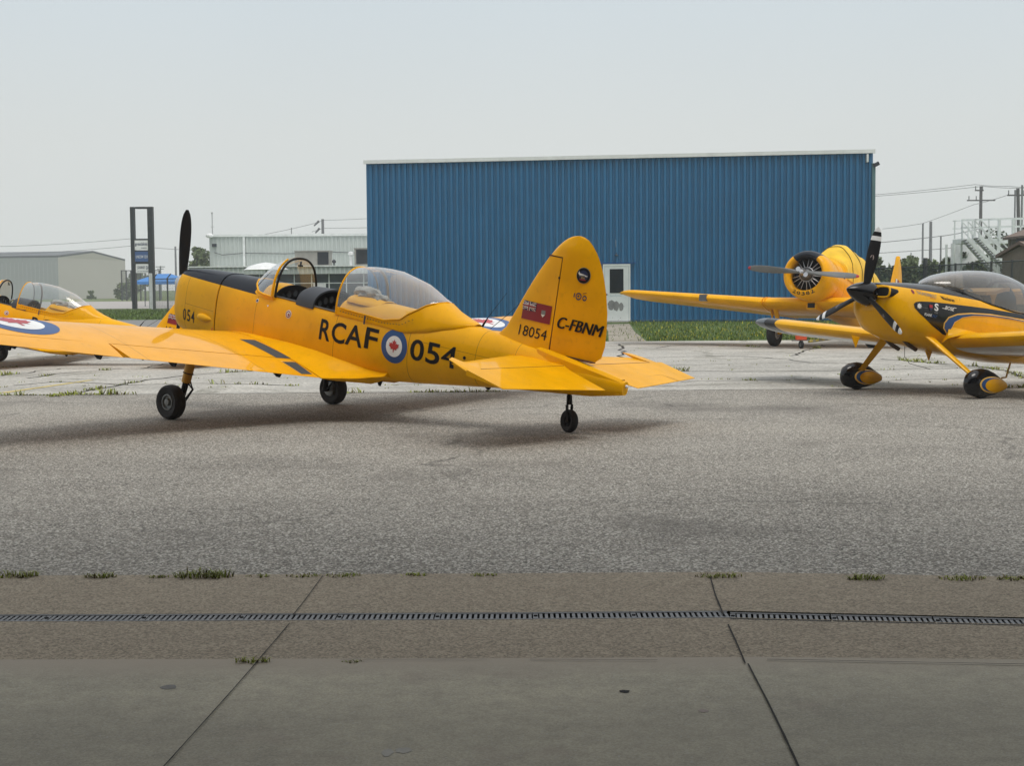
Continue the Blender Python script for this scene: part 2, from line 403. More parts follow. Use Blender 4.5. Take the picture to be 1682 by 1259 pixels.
multi('asphalt_apron', e1, e2, 0, 0, 0.0, asph)
sheet('concrete_apron', rect(-120, 120, 21.95, 41.5), 0.0, conc_far)
sheet('taxiway', rect(-160, -9.5, 41.5, 76), -0.01, asph_far)
sheet('grass_verge', rect(-160, -9.5, 76, 118), -0.006, grass_m)
sheet('road', rect(-400, 60, 122, 197), -0.012, road_m)
sheet('lawn', rect(-9.5, 90, 41.5, 76), -0.002, grass_m)
pa = [G(992, 533), G(1034, 532.5), G(1042, 545), G(1062, 561.5), G(1000, 561.5), G(999, 545)]
sheet('path', [(p.x, p.y) for p in pa], 0.006, path_m)

# joints and cracks
mb = MB(); weeds = []
def crack(pts, wd, jit=0.0, z=0.006, n=None, weed=0.0, wh=0.08):
    P = [Vector((p[0], p[1], z)) for p in pts]; out_ = []
    for a, b in zip(P, P[1:]):
        k = max(2, int((b - a).length / max(0.06, jit * 3 + 0.05)))
        for i in range(k): out_.append(a.lerp(b, i / k))
    out_.append(P[-1]); q = []
    for i, p in enumerate(out_):
        d = (out_[min(i + 1, len(out_) - 1)] - out_[max(i - 1, 0)]).normalized(); nrm = Vector((-d.y, d.x, 0))
        o_ = nrm * (jit * noise.noise(p * 1.7) * 2); ww = wd * (0.7 + 0.6 * abs(noise.noise(p * 5.1)))
        q.append((p + o_ + nrm * ww / 2, p + o_ - nrm * ww / 2))
        if weed and noise.noise(p * 0.9 + Vector((5, 3, 1))) > 0.5 - weed * 1.0:
            weeds.append((p + o_, wh))
    for (a, b), (c, d) in zip(q, q[1:]): mb.add([a, b, d, c], [(0, 1, 2, 3)])
def gp(*l): return [G(x, y) for x, y in l]
crack(gp((531, 948), (482, 1012)), 0.006, 0.002); crack(gp((476, 1026), (420, 1093)), 0.006, 0.002)
crack(gp((420, 1093), (345, 1178), (272, 1259), (180, 1360)), 0.0055, 0.001)
crack(gp((1166, 950), (1188, 1012)), 0.009, 0.004); crack(gp((1196, 1028), (1224, 1092)), 0.010, 0.004)
crack(gp((1229, 1093), (1258, 1150), (1310, 1259), (1345, 1340)), 0.010, 0.003)
crack([(-30, 21.95), (30, 21.95)], 0.05, 0.02, weed=0.45)
crack(gp((90, 652), (160, 640), (235, 626), (310, 617), (420, 609), (520, 600)), 0.06, 0.05, weed=0.6)
crack(gp((50, 622), (110, 613), (190, 607), (300, 605), (480, 604)), 0.06, 0.08, weed=0.25)
crack(gp((0, 604), (60, 601), (120, 594), (180, 588)), 0.05, 0.06, weed=0.35)
crack(gp((0, 618), (100, 606), (200, 606)), 0.05, 0.08, weed=0.1)
crack(gp((230, 606), (275, 597), (330, 596), (420, 594), (560, 597)), 0.05, 0.08, weed=0.4)
crack(gp((1000, 613), (1100, 610), (1250, 611), (1400, 609), (1560, 606), (1682, 604)), 0.06, 0.06, weed=0.3)
crack(gp((1120, 628), (1260, 624), (1420, 626), (1600, 622)), 0.05, 0.1, weed=0.15)
crack(gp((640, 632), (800, 628), (930, 634)), 0.05, 0.1, weed=0.2)
crack(gp((20, 634), (90, 628), (200, 633), (330, 630), (480, 634)), 0.06, 0.1, weed=0.25)
crack(gp((1450, 590), (1530, 597), (1600, 602), (1650, 609), (1682, 622)), 0.07, 0.06, weed=0.65)
crack(gp((1010, 598), (1120, 600), (1300, 596), (1480, 600)), 0.04, 0.08, weed=0.05)
crack(gp((1055, 588), (1180, 585), (1260, 588), (1340, 596), (1400, 598)), 0.05, 0.12, weed=0.12)
crack(gp((1018, 566), (1022, 578), (1016, 585), (1028, 592)), 0.07, 0.12, weed=0.3)
crack(gp((1080, 572), (1110, 568), (1150, 566), (1290, 573)), 0.06, 0.1, weed=0.1)
crack(gp((1300, 585), (1330, 574), (1360, 566)), 0.06, 0.1, weed=0.2)
crack(gp((620, 616), (760, 622), (900, 618)), 0.05, 0.1, weed=0.1)
crack(gp((1090, 664), (1106, 668), (1128, 667)), 0.015, 0.02)
crack(gp((1380, 664), (1500, 668), (1600, 672), (1682, 671)), 0.02, 0.05)
crack(gp((0, 684), (34, 680)), 0.02, 0.02); crack(gp((30, 660), (150, 664), (260, 659)), 0.015, 0.03)
crack(gp((870, 1086), (1080, 1087)), 0.006, 0.004); crack(gp((1260, 1086), (1480, 1090), (1682, 1094)), 0.008, 0.004)
crack(gp((560, 1086), (800, 1086)), 0.004, 0.003)
struct(mb.build('pavement_joints', dark_gap, smooth=0))
# oil stain, chip and damp patches on the floor
def blob(name, px, py, rx, ry, mat, seed, z=0.0012):
    c = G(px, py); mbb = MB(); n = 26; pts = []
    for i in range(n):
        a = 2 * pi * i / n; k = 1 + 0.35 * noise.noise(Vector((cos(a) * 1.5 + seed, sin(a) * 1.5, seed)))
        pts.append((c.x + rx * k * cos(a), c.y + ry * k * sin(a), z))
    mbb.add(pts, [tuple(range(n))]); return struct(mbb.build(name, mat, smooth=0))
blob('floor_hole', 1026, 1137, 0.021, 0.022, simple('hole_black', (0.004, 0.004, 0.004), 0.9), 3)
st_m = simple('stain', (0.09, 0.085, 0.072), 0.6, var=0.25, scale=30)
blob('floor_stain', 277, 1130, 0.032, 0.03, st_m, 1)
st2 = simple('damp_stain', (0.215, 0.20, 0.16), 0.5, var=0.15, scale=20)
blob('floor_stain', 636, 1238, 0.02, 0.035, st2, 5); blob('floor_stain', 662, 1234, 0.028, 0.03, st2, 8)
blob('floor_stain', 1156, 1169, 0.018, 0.02, simple('rust_stain', (0.22, 0.17, 0.14), 0.6), 9)
tagm = simple('yellow_line', (0.50, 0.40, 0.15), 0.9, var=0.4, scale=3)
mbb = MB(); a, b = G(5, 646), G(150, 625); nn_ = (b - a).normalized().cross(Vector((0, 0, 1))) * 0.06
mbb.add([a + nn_, b + nn_, b - nn_, a - nn_], [(0, 1, 2, 3)]); o = mbb.build('apron_marking', tagm, smooth=0); o.location.z = 0.005; struct(o)

# ------------------------------------------------------------------ trench drain grates
steel = simple('galvanised', (0.19, 0.195, 0.20), 0.6, 0.3, var=0.3, scale=25)
def drain_at(x):
    for a, b in zip(dra, dra[1:]):
        if a[0] <= x <= b[0]:
            t = (x - a[0]) / (b[0] - a[0]); return a[1] + (b[1] - a[1]) * t, math.atan2(b[1] - a[1], b[0] - a[0])
PIT = 0.0262
k = 0; x = -3.2095
ordn = ['leftmost', 'second from left', 'third from left', 'fourth from left', 'fifth from left', 'sixth from left', 'seventh from left', 'eighth from left', 'ninth from left', 'tenth from left', 'eleventh from left', 'twelfth from left', 'thirteenth from left', 'rightmost']
while k < 14:
    Ln = PIT * 18; y, ang = drain_at(x + Ln / 2)
    mbb = MB(); hw_ = DW - 0.004
    mbb.box((Ln / 2, hw_ - 0.008, -0.012), (Ln - 0.003, 0.016, 0.024)); mbb.box((Ln / 2, -hw_ + 0.008, -0.012), (Ln - 0.003, 0.016, 0.024))
    for i in range(18):
        cx = (i + 0.5) * PIT
        mbb.box((cx, 0, -0.0125), (0.0145 if i else 0.024, 2 * hw_ - 0.034, 0.021))
        if i < 17: mbb.box((cx + PIT / 2, 0, -0.03), (PIT, 0.01, 0.008))
    root = thing('drain_grate', 'slotted metal trench drain grate section, ' + ordn[k] + ' in the picture', 'drain grate', (x, y, 0), 'grates of the trench drain')
    root.rotation_euler.z = ang
    g = mbb.build('grating', steel, root, smooth=0)
    bo = MB(); bo.lathe([(0.0, 0.004), (0.009, 0.004), (0.010, 0.0), (0.010, -0.01)], (0.013, 0, 0), (0, 0, 1), 10); bo.build('bolt', mk['matt_black'], root)
    fr = MB()
    fr.box((Ln / 2, hw_ + 0.004, -0.03), (Ln, 0.006, 0.062)); fr.box((Ln / 2, -hw_ - 0.004, -0.03), (Ln, 0.006, 0.062))
    fr.build('edge_rail', simple('rail_dark', (0.08, 0.08, 0.08), 0.6) if k == 0 else bpy.data.materials['rail_dark'], root, smooth=0)
    x += Ln; k += 1

# ------------------------------------------------------------------ weeds and grass
def leafmat(name, c, var=0.35):
    m, nt, b = newmat(name)
    g = N(nt, 'ShaderNodeNewGeometry')
    r = N(nt, 'ShaderNodeMapRange'); r.inputs[3].default_value = 1 - var; r.inputs[4].default_value = 1 + var
    nt.links.new(g.outputs['Random Per Island'], r.inputs[0])
    nt.links.new(mul(nt, mul(nt, c, r.outputs[0]), noise_fac(nt, 0.9, 0.7, 1.3, 2)), b.inputs['Base Color'])
    b.inputs['Roughness'].default_value = 0.7; b.inputs['Specular IOR Level'].default_value = 0.2
    return m
weed_m = leafmat('weed_green', (0.27, 0.32, 0.05)); dry_m = leafmat('weed_dry', (0.20, 0.17, 0.08)); lawn_m = leafmat('lawn_blades', (0.085, 0.135, 0.02), 0.4)
def blade(mb, p, h, wd, lean, ang, m=0):
    d = Vector((cos(ang), sin(ang), 0)); s = Vector((-sin(ang), cos(ang), 0)) * wd / 2
    a = p + d * lean * h * 0.35 + Vector((0, 0, h * 0.6)); t = p + d * lean * h + Vector((0, 0, h * max(.35, 1 - 0.28 * lean)))
    mb.add([p - s, p + s, a + s * .7, a - s * .7, t], [(0, 1, 2, 3), (3, 2, 4)], m)
def tuft(mb, p, r, h, n, wd=0.006):
    for i in range(n):
        a = random.uniform(0, 2 * pi); rr = r * sqrt(random.random())
        q = Vector((p.x + rr * cos(a), p.y + rr * sin(a) * .45, 0.0))
        blade(mb, q, h * random.uniform(.4, 1.1), wd * random.uniform(.6, 1.4), random.uniform(.4, 2.2), random.uniform(0, 2 * pi), 0 if random.random() < .68 else 1)
# tufts between the asphalt and the concrete strip
tl = [(28, 948, .10, .06, 90, 'small grass tuft on the asphalt edge at the left border of the picture'),
      (165, 949, .07, .05, 70, 'low grass tuft on the asphalt edge, second from left'),
      (262, 949, .05, .025, 35, 'flat thin weed on the asphalt edge left of the biggest tuft'),
      (336, 948, .13, .075, 150, 'biggest bushy grass tuft on the asphalt edge at left'),
      (425, 948, .06, .025, 30, 'sparse weed just right of the biggest tuft'),
      (500, 947, .08, .028, 40, 'thin weed just left of the slab joint on the asphalt edge'),
      (565, 947, .08, .03, 50, 'low green weed just right of the left slab joint'),
      (680, 946, .06, .028, 40, 'tiny weed on the asphalt edge below the roundel'),
      (795, 946, .06, .026, 35, 'tiny weed near the middle of the asphalt edge'),
      (1180, 948, .10, .04, 70, 'spreading weed at the right slab joint on the asphalt edge'),
      (1422, 952, .08, .055, 80, 'round weed clump on the asphalt edge right of the joint'),
      (1580, 952, .10, .035, 70, 'long low grass clump on the asphalt edge near the right border'),
      (1668, 952, .08, .04, 60, 'grass clump on the asphalt edge cut by the right border'),
      (415, 1088, .06, .04, 45, 'dark spindly weed on the floor joint below the drain'),
      (580, 1088, .04, .015, 20, 'faint dry weed in the floor edge right of the joint')]
for px, py, r, h, n, lab in tl:
    mbb = MB(); p = G(px, py); tuft(mbb, p, r * 1.25, h * 0.7, int(n * 1.3), 0.0065)
    mbb2 = mbb.build('weed_tuft', [weed_m, dry_m], smooth=0, fixn=False); tag(mbb2, lab, 'weed', 'weeds along the near slab edges')
mbb = MB()
for p, wh in weeds:
    if random.random() < .9: tuft(mbb, p, 0.13, wh * random.choice((.4, .6, .8, 1, 1.7)), random.randint(8, 26), 0.016)
for i in range(160):
    p = G(random.uniform(0, 1682), random.uniform(566, 640))
    tuft(mbb, p, 0.08, 0.04, 5, 0.012)
stuff(mbb.build('joint_weeds', [weed_m, dry_m], smooth=0, fixn=False), 'scattered green and dry weeds growing along joints and cracks of the far concrete', 'weeds')
mbb = MB()
def inpath(x, y): 
    t = (y - 41.5) / 22.5; return (2.75 + 1.2 * t) < x < (3.85 + 1.25 * t)
for i in range(26000):
    y = 41.5 + 22.3 * random.random() ** 1.4; x = random.uniform(1.2, 0.42 * y + 1)
    if inpath(x, y) and random.random() < .93: continue
    if y < 41.9 and noise.noise(Vector((x * 1.3, y, 0))) < -.1: continue
    blade(mbb, Vector((x, y, -0.002)), random.uniform(.04, .13), .02, random.uniform(.1, .9), random.uniform(0, 6.3), 0 if random.random() < .9 else 1)
for i in range(9000):
    y = random.uniform(76, 112); x = random.uniform(-.36 * y, -.2 * y)
    blade(mbb, Vector((x, y, -0.006)), random.uniform(.06, .2), .04, random.uniform(.1, .9), random.uniform(0, 6.3), 0)
stuff(mbb.build('lawn_grass', [lawn_m, leafmat('dandelion', (0.45, 0.40, 0.04))], smooth=0, fixn=False), 'short green lawn grass in front of the blue building and by the pylon sign', 'grass')

# ================================================================== BUILDINGS
def corr(mb, p, q, z0, z1, pitch, depth, m=0, prof=(0, 0, 1, 1), top=None):
    """trapezoid-ribbed sheet wall from p to q; ribs stand proud to the right of p->q"""
    p, q = Vector((*p, 0)), Vector((*q, 0)); d = (q - p); Ln = d.length; d.normalize(); nrm = Vector((d.y, -d.x, 0))
    n = int(round(Ln / pitch)); pt = Ln / n; pts = []
    for i in range(n):
        for f, h in ((0, 0), (.40, 0), (.50, 1), (.90, 1)): pts.append(((i + f) * pt, h * depth))
    pts.append((Ln, 0))
    vs = []
    for s, h in pts:
        b = p + d * s + nrm * h; zt = z1 if top is None else top(s / Ln)
        vs += [Vector((b.x, b.y, z0)), Vector((b.x, b.y, zt))]
    mb.add(vs, [(2 * i, 2 * i + 2, 2 * i + 3, 2 * i + 1) for i in range(len(pts) - 1)], m)
blue_m = simple('blue_cladding', (0.014, 0.125, 0.265), 0.45, var=0.06, scale=0.8)
trim_w = simple('white_trim', (0.70, 0.72, 0.70), 0.5, var=0.08, scale=2)
teal = simple('teal_trim', (0.08, 0.16, 0.17), 0.5)
# blue building
BL, BR = Vector((-6.44, 66.1)), Vector((15.38, 62.6)); HT = 7.2
bd = (BR - BL).normalized(); bn = Vector((bd.y, -bd.x))
back = -bn * 30
bb = thing('blue_building', 'large blue ribbed metal hangar building with white roof trim and a side door', 'building', (BL.x, BL.y, 0))
mbb = MB()
corr(mbb, BL, BR, 0.0, HT, 0.262, 0.085)
BL2, BR2 = BL + back, BR + back
corr(mbb, BR, BR2, 0.0, HT, 0.262, 0.045); corr(mbb, BR2, BL2, 0.0, HT, 0.262, 0.045); corr(mbb, BL2, BL, 0.0, HT, 0.262, 0.045)
mbb.build('wall', blue_m, bb, smooth=0, world=True, fixn=False)
mbb = MB(); up = Vector((0, 0, HT + .02))
c_ = [Vector((*BL, 0)) + up, Vector((*BR, 0)) + up, Vector((*BR2, 0)) + up, Vector((*BL2, 0)) + up]
mid = [(c_[0] + c_[3]) / 2 + Vector((0, 0, 1.0)), (c_[1] + c_[2]) / 2 + Vector((0, 0, 1.0))]
mbb.add(c_ + mid, [(0, 1, 5, 4), (2, 3, 4, 5), (0, 4, 3), (1, 2, 5)]); mbb.build('roof', trim_w, bb, smooth=0, world=True)
mbb = MB()
def B3(s, off, z): p = BL + bd * s + bn * (off + .035); return Vector((p.x, p.y, z))
LB = (BR - BL).length
mbb.bar(B3(-.12, .09, HT + .0), B3(LB + .12, .09, HT + .0), 0.12, 0.16)
mbb.build('eave_trim', trim_w, bb, smooth=0, world=True)
mbb = MB(); mbb.bar(B3(LB + .06, .06, .05), B3(LB + .06, .06, HT - .5), .10, .14); mbb.build('corner_trim', teal, bb, smooth=0, world=True)
mbb = MB(); mbb.bar(B3(LB - .22, .08, HT - .12), B3(LB - .22, .08, HT - .46), .3, .06)
mbb.build('end_cap', trim_w, bb, smooth=0, world=True)
mbb = MB(); mbb.bar(B3(LB + .05, .1, HT - .62), B3(LB + .28, .1, HT - .5), .12, .16); mbb.build('gutter_outlet', mk['hood'], bb, smooth=0, world=True)
mbb = MB(); mbb.bar(B3(.02, .03, .06), B3(LB, .03, .06), .10, .06); mbb.build('base_flashing', simple('base_blue', (0.03, 0.09, 0.16), 0.5), bb, smooth=0, world=True)
# the door
def Bpx(px, py, off=0.095):
    d = ray(px, py); C = Vector((0, 0, EYE)); n3 = Vector((bn.x, bn.y, 0)); p0 = Vector((BL.x, BL.y, 0)) + n3 * off
    return C + d * ((p0 - C).dot(n3) / d.dot(n3))
dl, dr = Bpx(990.5, 480), Bpx(1035.5, 480); s0 = (dl.xy - BL).dot(bd); s1 = (dr.xy - BL).dot(bd); zt, zb = Bpx(1013, 434).z, Bpx(1013, 528.5).z
door_w = simple('door_white', (0.62, 0.66, 0.65), 0.5, var=0.06)
pmb = MB(); pmb.bar(B3(s0, .06, (zt + zb) / 2), B3(s0 + .07, .06, (zt + zb) / 2), .07, zt - zb); pmb.bar(B3(s1 - .07, .06, (zt + zb) / 2), B3(s1, .06, (zt + zb) / 2), .07, zt - zb); pmb.bar(B3(s0 + .07, .06, zt - .04), B3(s1 - .07, .06, zt - .04), .07, .08)
dmb = MB(); dmb.bar(B3(s0 + .08, .055, (zt + zb) / 2 - .03), B3(s1 - .08, .055, (zt + zb) / 2 - .03), .05, zt - zb - .10)
door = dmb.build('door', door_w, bb, smooth=0, world=True)
def child_of(o, p): o.parent = p; return o
def dsub(name, mbx, mat, sm=0): o = mbx.build(name, mat, bb, smooth=sm, world=True); o.parent = door; return o
dsub('door_frame', pmb, door_w)
x_ = MB(); x_.bar(B3(s0 + .30, .086, (Bpx(1013, 442).z + Bpx(1013, 481.5).z) / 2), B3(s1 - .30, .086, (Bpx(1013, 442).z + Bpx(1013, 481.5).z) / 2), .012, Bpx(1013, 442).z - Bpx(1013, 481.5).z)
dsub('window_pane', x_, simple('dark_pane', (0.012, 0.018, 0.022), 0.08))
x_ = MB(); x_.sphere(B3(s0 + .17, .12, Bpx(995, 484).z), .035, n=6); dsub('door_knob', x_, mk['matt_black'], 30)
# torn sticker residue, faint word and chips on the door
Z0 = Bpx(1010, 502).z; STM = [simple('residue', (0.20, 0.205, 0.20), 0.8), door_w, simple('faint_blue', (0.35, 0.45, 0.5), 0.6)]
def dpt(u, v): return B3(s0 + u, .084, v)
for cx, cz, rx, rz, sd_ in ((.36, Z0 + .02, .15, .22, 1), (.58, Z0 - .02, .13, .22, 2), (.80, Z0 - .06, .10, .19, 4)):
    x_ = MB(); decal(x_, poly2d([(cx + rx * (1 + .25 * noise.noise(Vector((cos(a) * 2, sin(a) * 2, sd_)))) * cos(a), cz + rz * (1 + .25 * noise.noise(Vector((cos(a) * 2, sin(a) * 2, sd_ + 5)))) * sin(a)) for a in [2 * pi * i / 24 for i in range(24)]]), dpt, 0, 1); dsub('sticker_residue', x_, STM)
for i in range(7): x_ = MB(); decal(x_, disc2d(random.uniform(.3, 1.0), Z0 + random.uniform(-.75, .2), .012, .02, 8), dpt, 0, 1); dsub('paint_chip', x_, STM)
x_ = MB(); decal(x_, fit_text('candybar', .55, .10), lambda u, v: dpt(u, v), 2, 1, (.30, Bpx(1010, 488).z))
dsub('faded_lettering', x_, STM)
x_ = MB(); x_.box(Bpx(1013, 531.5) + Vector((0, -.25, 0)), (1.25, .6, .16)); x_.build('door_step', simple('step_conc', (0.36, 0.33, 0.28), 0.9), bb, smooth=0, world=True)
x_ = MB(); p = Bpx(1012.5, 418, .1); x_.tube([p, Vector((p.x, p.y, p.z - .05))], [.05, .10], 10); x_.bar(p + Vector((0, .1, .05)), p + Vector((0, .0, .05)), .04)
x_.build('wall_lamp', mk['hood'], bb, world=True)
x_ = MB(); a, b = Bpx(1012, 394, .05), Bpx(1012, 414, .05); x_.bar(a, a.lerp(b, .6), .07, .02); x_.bar(a.lerp(b, .72), b, .035, .02); x_.build('wall_bracket', simple('bracket_white', (0.55, 0.6, 0.62), 0.5), bb, smooth=0, world=True)
x_ = MB(); x_.bar(B3(s0 - .2, .07, zt + .05), B3(s1 + .25, .07, zt + .05), .06, .05); x_.build('door_flashing', mk['blue'], bb, smooth=0, world=True)

# pale two-level building at left of the blue one
pale = simple('pale_cladding', (0.46, 0.50, 0.475), 0.55, var=0.06, scale=0.5)
pale2 = simple('pale_trim', (0.68, 0.71, 0.69), 0.55)
Yf, Ym = 95.0, 103.0
WL, WR = at(345, 400, Ym).x, -5.0; ztop = at(480, 386, Ym).z
wb = thing('office_building', 'pale grey ribbed metal building with a lower glazed front wing', 'building', (-15, Ym, 0))
mbb = MB(); corr(mbb, (WL, Ym), (WR, Ym), 0, ztop, .30, .05); corr(mbb, (WL, Ym + 20), (WL, Ym), 0, ztop, .3, .05); corr(mbb, (WR, Ym), (WR, Ym + 20), 0, ztop, .3, .05)
mbb.build('upper_wall', pale, wb, smooth=0, world=True, fixn=False)
mbb = MB(); mbb.add([(WL, Ym, ztop + .01), (WR, Ym, ztop + .01), (WR, Ym + 20, ztop + .01), (WL, Ym + 20, ztop + .01), (WL, Ym + 10, ztop + .1), (WR, Ym + 10, ztop + .1)], [(0, 1, 5, 4), (2, 3, 4, 5), (0, 4, 3), (1, 2, 5)]); mbb.build('roof', pale2, wb, smooth=0, world=True)
mbb = MB(); mbb.box(((WL + WR) / 2, Ym - .08, ztop - .02), (WR - WL + .3, .16, .16)); mbb.box((at(401, 400, Ym).x, Ym - .1, ztop / 2 + .5), (.16, .08, ztop - 1.2)); mbb.build('roof_trim', pale2, wb, smooth=0, world=True)
AL = at(310, 440, Yf).x; za, zb_ = at(470, 438.5, Yf).z, at(470, 450.5, Yf).z
mbb = MB(); corr(mbb, (AL, Yf), (WR, Yf), zb_, za, .30, .05); mbb.build('fascia', pale, wb, smooth=0, world=True, fixn=False)
mbb = MB(); mbb.box(((AL + WR) / 2, Yf - .06, za + .03), (WR - AL + .2, .14, .08)); mbb.box(((AL + WR) / 2, (Yf + Ym) / 2, za - .04), (WR - AL, Ym - Yf, .05)); mbb.build('canopy_roof', pale2, wb, smooth=0, world=True)
mbb = MB(); mbb.box(((AL + WR) / 2, Yf + .4, zb_ / 2), (WR - AL - .2, .05, zb_)); gl = mbb.build('window_wall', simple('office_glass', (0.045, 0.065, 0.07), 0.12, var=0.5, scale=.6), wb, smooth=0, world=True)
mbb = MB(); x = AL
while x < WR: mbb.box((x, Yf + .34, zb_ / 2), (.07, .06, zb_)); x += 1.13
for zz in (.7, 1.9): mbb.box(((AL + WR) / 2, Yf + .345, zz), (WR - AL, .05, .06))
mbb.build('window_frame', pale2, wb, smooth=0, world=True)
mbb = MB(); a, b = at(531, 466, Yf), at(531, 477, Yf); mbb.box((at(524, 470, Yf).x, Yf + .28, (a.z + b.z) / 2), (.82, .03, a.z - b.z)); mbb.build('notice_board', mk['white'], wb, smooth=0, world=True)
mbb = MB(); pts = [at(x, y, Ym - .1) for x, y in ((352, 415), (365, 419), (400, 416), (470, 417), (540, 414), (606, 416))]; mbb.tube(pts, .02, 5); mbb.build('wall_cable', mk['hood'], wb, world=True)
mbb = MB(); p = at(352, 403, Ym - .15); mbb.box(p, (.3, .2, .2)); mbb.build('floodlight', mk['hood'], wb, smooth=0, world=True)
# rooftop units
def rooftop(px0, px1, pt, pb, Y, label, vent, depth=1.6):
    a, b = at(px0, pt, Y), at(px1, pb, Y)
    t = thing('air_conditioner', label, 'air conditioner', ((a.x + b.x) / 2, Y + depth / 2, za), 'rooftop cooling units')
    m_ = MB(); hh = a.z - za; wdt = b.x - a.x; m_.box((0, 0, hh / 2), (wdt, depth, hh)); m_.box((0, 0, hh + .03), (wdt + .08, depth + .08, .06)); m_.build('casing', simple('beige_casing', (0.30, 0.29, 0.26), 0.6) if 'beige_casing' not in bpy.data.materials else bpy.data.materials['beige_casing'], t, smooth=0)
    v_ = MB(); x0, x1 = vent; 
    v_.box((wdt * (x0 + x1) / 2 - wdt / 2, -depth / 2 - .01, hh * .55), (wdt * (x1 - x0), .02, hh * .8))
    for i in range(8): v_.box((wdt * (x0 + x1) / 2 - wdt / 2, -depth / 2 - .03, hh * (.2 + .1 * i)), (wdt * (x1 - x0), .03, .03))
    v_.build('grille', mk['hood'], t, smooth=0)
rooftop(484, 541, 413.5, 438, Yf + 1.2, 'wide beige rooftop cooling unit with a dark side grille', (.66, .98))
rooftop(582, 612, 409, 438, Yf + 1.2, 'dark louvred rooftop cooling unit against the blue building', (.1, .85))
t = thing('roof_vent', 'small white vent pipe with cap on the lower roof', 'vent pipe', (at(576, 430, Yf + 1).x, Yf + 1.2, za)); m_ = MB(); m_.tube([(0, 0, 0), (0, 0, .75)], .10, 10); m_.lathe([(0, 1.0), (.16, .95), (.2, .78), (.1, .72)], (0, 0, 0), (0, 0, 1), 12); m_.build('pipe', mk['white'], t)
t = thing('roof_vent', 'small dark mushroom vent beside the beige cooling unit', 'vent pipe', (at(548, 430, Yf + 1).x, Yf + 1.2, za)); m_ = MB(); m_.tube([(0, 0, 0), (0, 0, .3)], .05, 8); m_.lathe([(0, .5), (.12, .4), (.14, .28), (.05, .25)], (0, 0, 0), (0, 0, 1), 12); m_.build('pipe', mk['hood'], t)
# parasol behind the windscreen
u = at(445, 452, 88); t = thing('parasol', 'pale folded fabric parasol in front of the office wing', 'parasol', (at(437, 440, 88).x, 88, 0)); m_ = MB()
ztp = at(437, 431, 88).z
m_.lathe([(0.0, ztp), (.5, ztp - .08), (1.0, ztp - .22), (1.35, ztp - .45), (1.3, ztp - .48)], (0, 0, 0), (0, 0, 1), 8); m_.build('canopy', mk['white'], t, smooth=0)
m_ = MB(); m_.tube([(0, 0, 0), (0, 0, ztp)], .04, 8); m_.build('pole', mk['grey_metal'], t)
t = thing('antenna_mast', 'thin roof antenna mast at the corner of the pale building', 'antenna', (at(349, 386, Ym + 1).x, Ym + 1, ztop)); m_ = MB(); H_ = at(348, 350, Ym + 1).z - ztop; m_.tube([(0, 0, -.3), (0, 0, H_)], .035, 6); m_.bar((-.12, 0, H_ * .4), (.12, 0, H_ * .4), .04); m_.sphere((0, 0, H_), .07, n=6); m_.build('mast', simple('mast_grey', (0.35, 0.36, 0.36), 0.5), t)
t = thing('satellite_dish', 'small white equipment box on the roof corner', 'roof equipment', (at(347, 388, Ym + .3).x, Ym - .3, ztop - .1)); m_ = MB(); m_.sphere((0, 0, .08), .28, n=6, sc=(1, .6, .6)); m_.build('shell', mk['white'], t)

# far gable hangar at left
Yh = 250.0
gy_l = simple('hangar_grey', (0.32, 0.345, 0.345), 0.6, var=0.04, scale=.1); gy_r = simple('hangar_beige', (0.44, 0.43, 0.395), 0.6, var=0.04, scale=.1)
c0_, c1_ = at(95, 423, Yh), at(205.5, 429, Yh + 14); pk = at(153, 415.5, Yh + 7)
hb = thing('metal_hangar', 'grey metal hangar with a beige gable end in the far left background', 'building', (c0_.x, Yh, 0))
mbb = MB(); mbb.add([(c0_.x, c0_.y, 0), (c1_.x, c1_.y, 0), c1_, (pk.x, pk.y, pk.z), c0_], [(0, 1, 2, 3, 4)])
sp = Vector((c1_.x - c0_.x, c1_.y - c0_.y, 0)); 
mbb.build('gable_wall', gy_r, hb, smooth=0, world=True)
lw = Vector((-70, 18, 0)); a2 = Vector((c0_.x, c0_.y, 0))
mbb = MB(); n_ = 90
for i in range(n_):
    s_ = lw / n_; q0 = a2 + s_ * i; q1 = a2 + s_ * (i + .5); q2 = a2 + s_ * (i + 1)
    mbb.add([q0, q1, q1 + Vector((0, 0, c0_.z)), q0 + Vector((0, 0, c0_.z))], [(0, 1, 2, 3)]); q1b = q1 + Vector((0, -.03, 0)); q2b = q2 + Vector((0, -.03, 0))
    mbb.add([q1b, q2b, q2b + Vector((0, 0, c0_.z)), q1b + Vector((0, 0, c0_.z))], [(0, 1, 2, 3)])
mbb.build('side_wall', gy_l, hb, smooth=0, world=True, fixn=False)
mbb = MB(); A_, P_, C_ = c0_.copy(), Vector(pk), c1_.copy(); up2 = Vector((0, 0, .35)); A2 = A_ + lw; P2 = P_ + lw; C2 = C_ + lw
for x_ in (A_, P_, C_, A2, P2, C2): pass
mbb.add([A_, P_, P2, A2, A_ + up2, P_ + up2, P2 + up2, A2 + up2], [(0, 1, 2, 3), (4, 5, 6, 7), (0, 1, 5, 4), (1, 2, 6, 5), (2, 3, 7, 6), (3, 0, 4, 7)])
mbb.add([P_, C_, C2, P2, P_ + up2, C_ + up2, C2 + up2, P2 + up2], [(0, 1, 2, 3), (4, 5, 6, 7), (0, 1, 5, 4), (1, 2, 6, 5), (2, 3, 7, 6), (3, 0, 4, 7)])
mbb.build('roof', simple('roof_dark', (0.11, 0.12, 0.13), 0.6), hb, smooth=0, world=True)

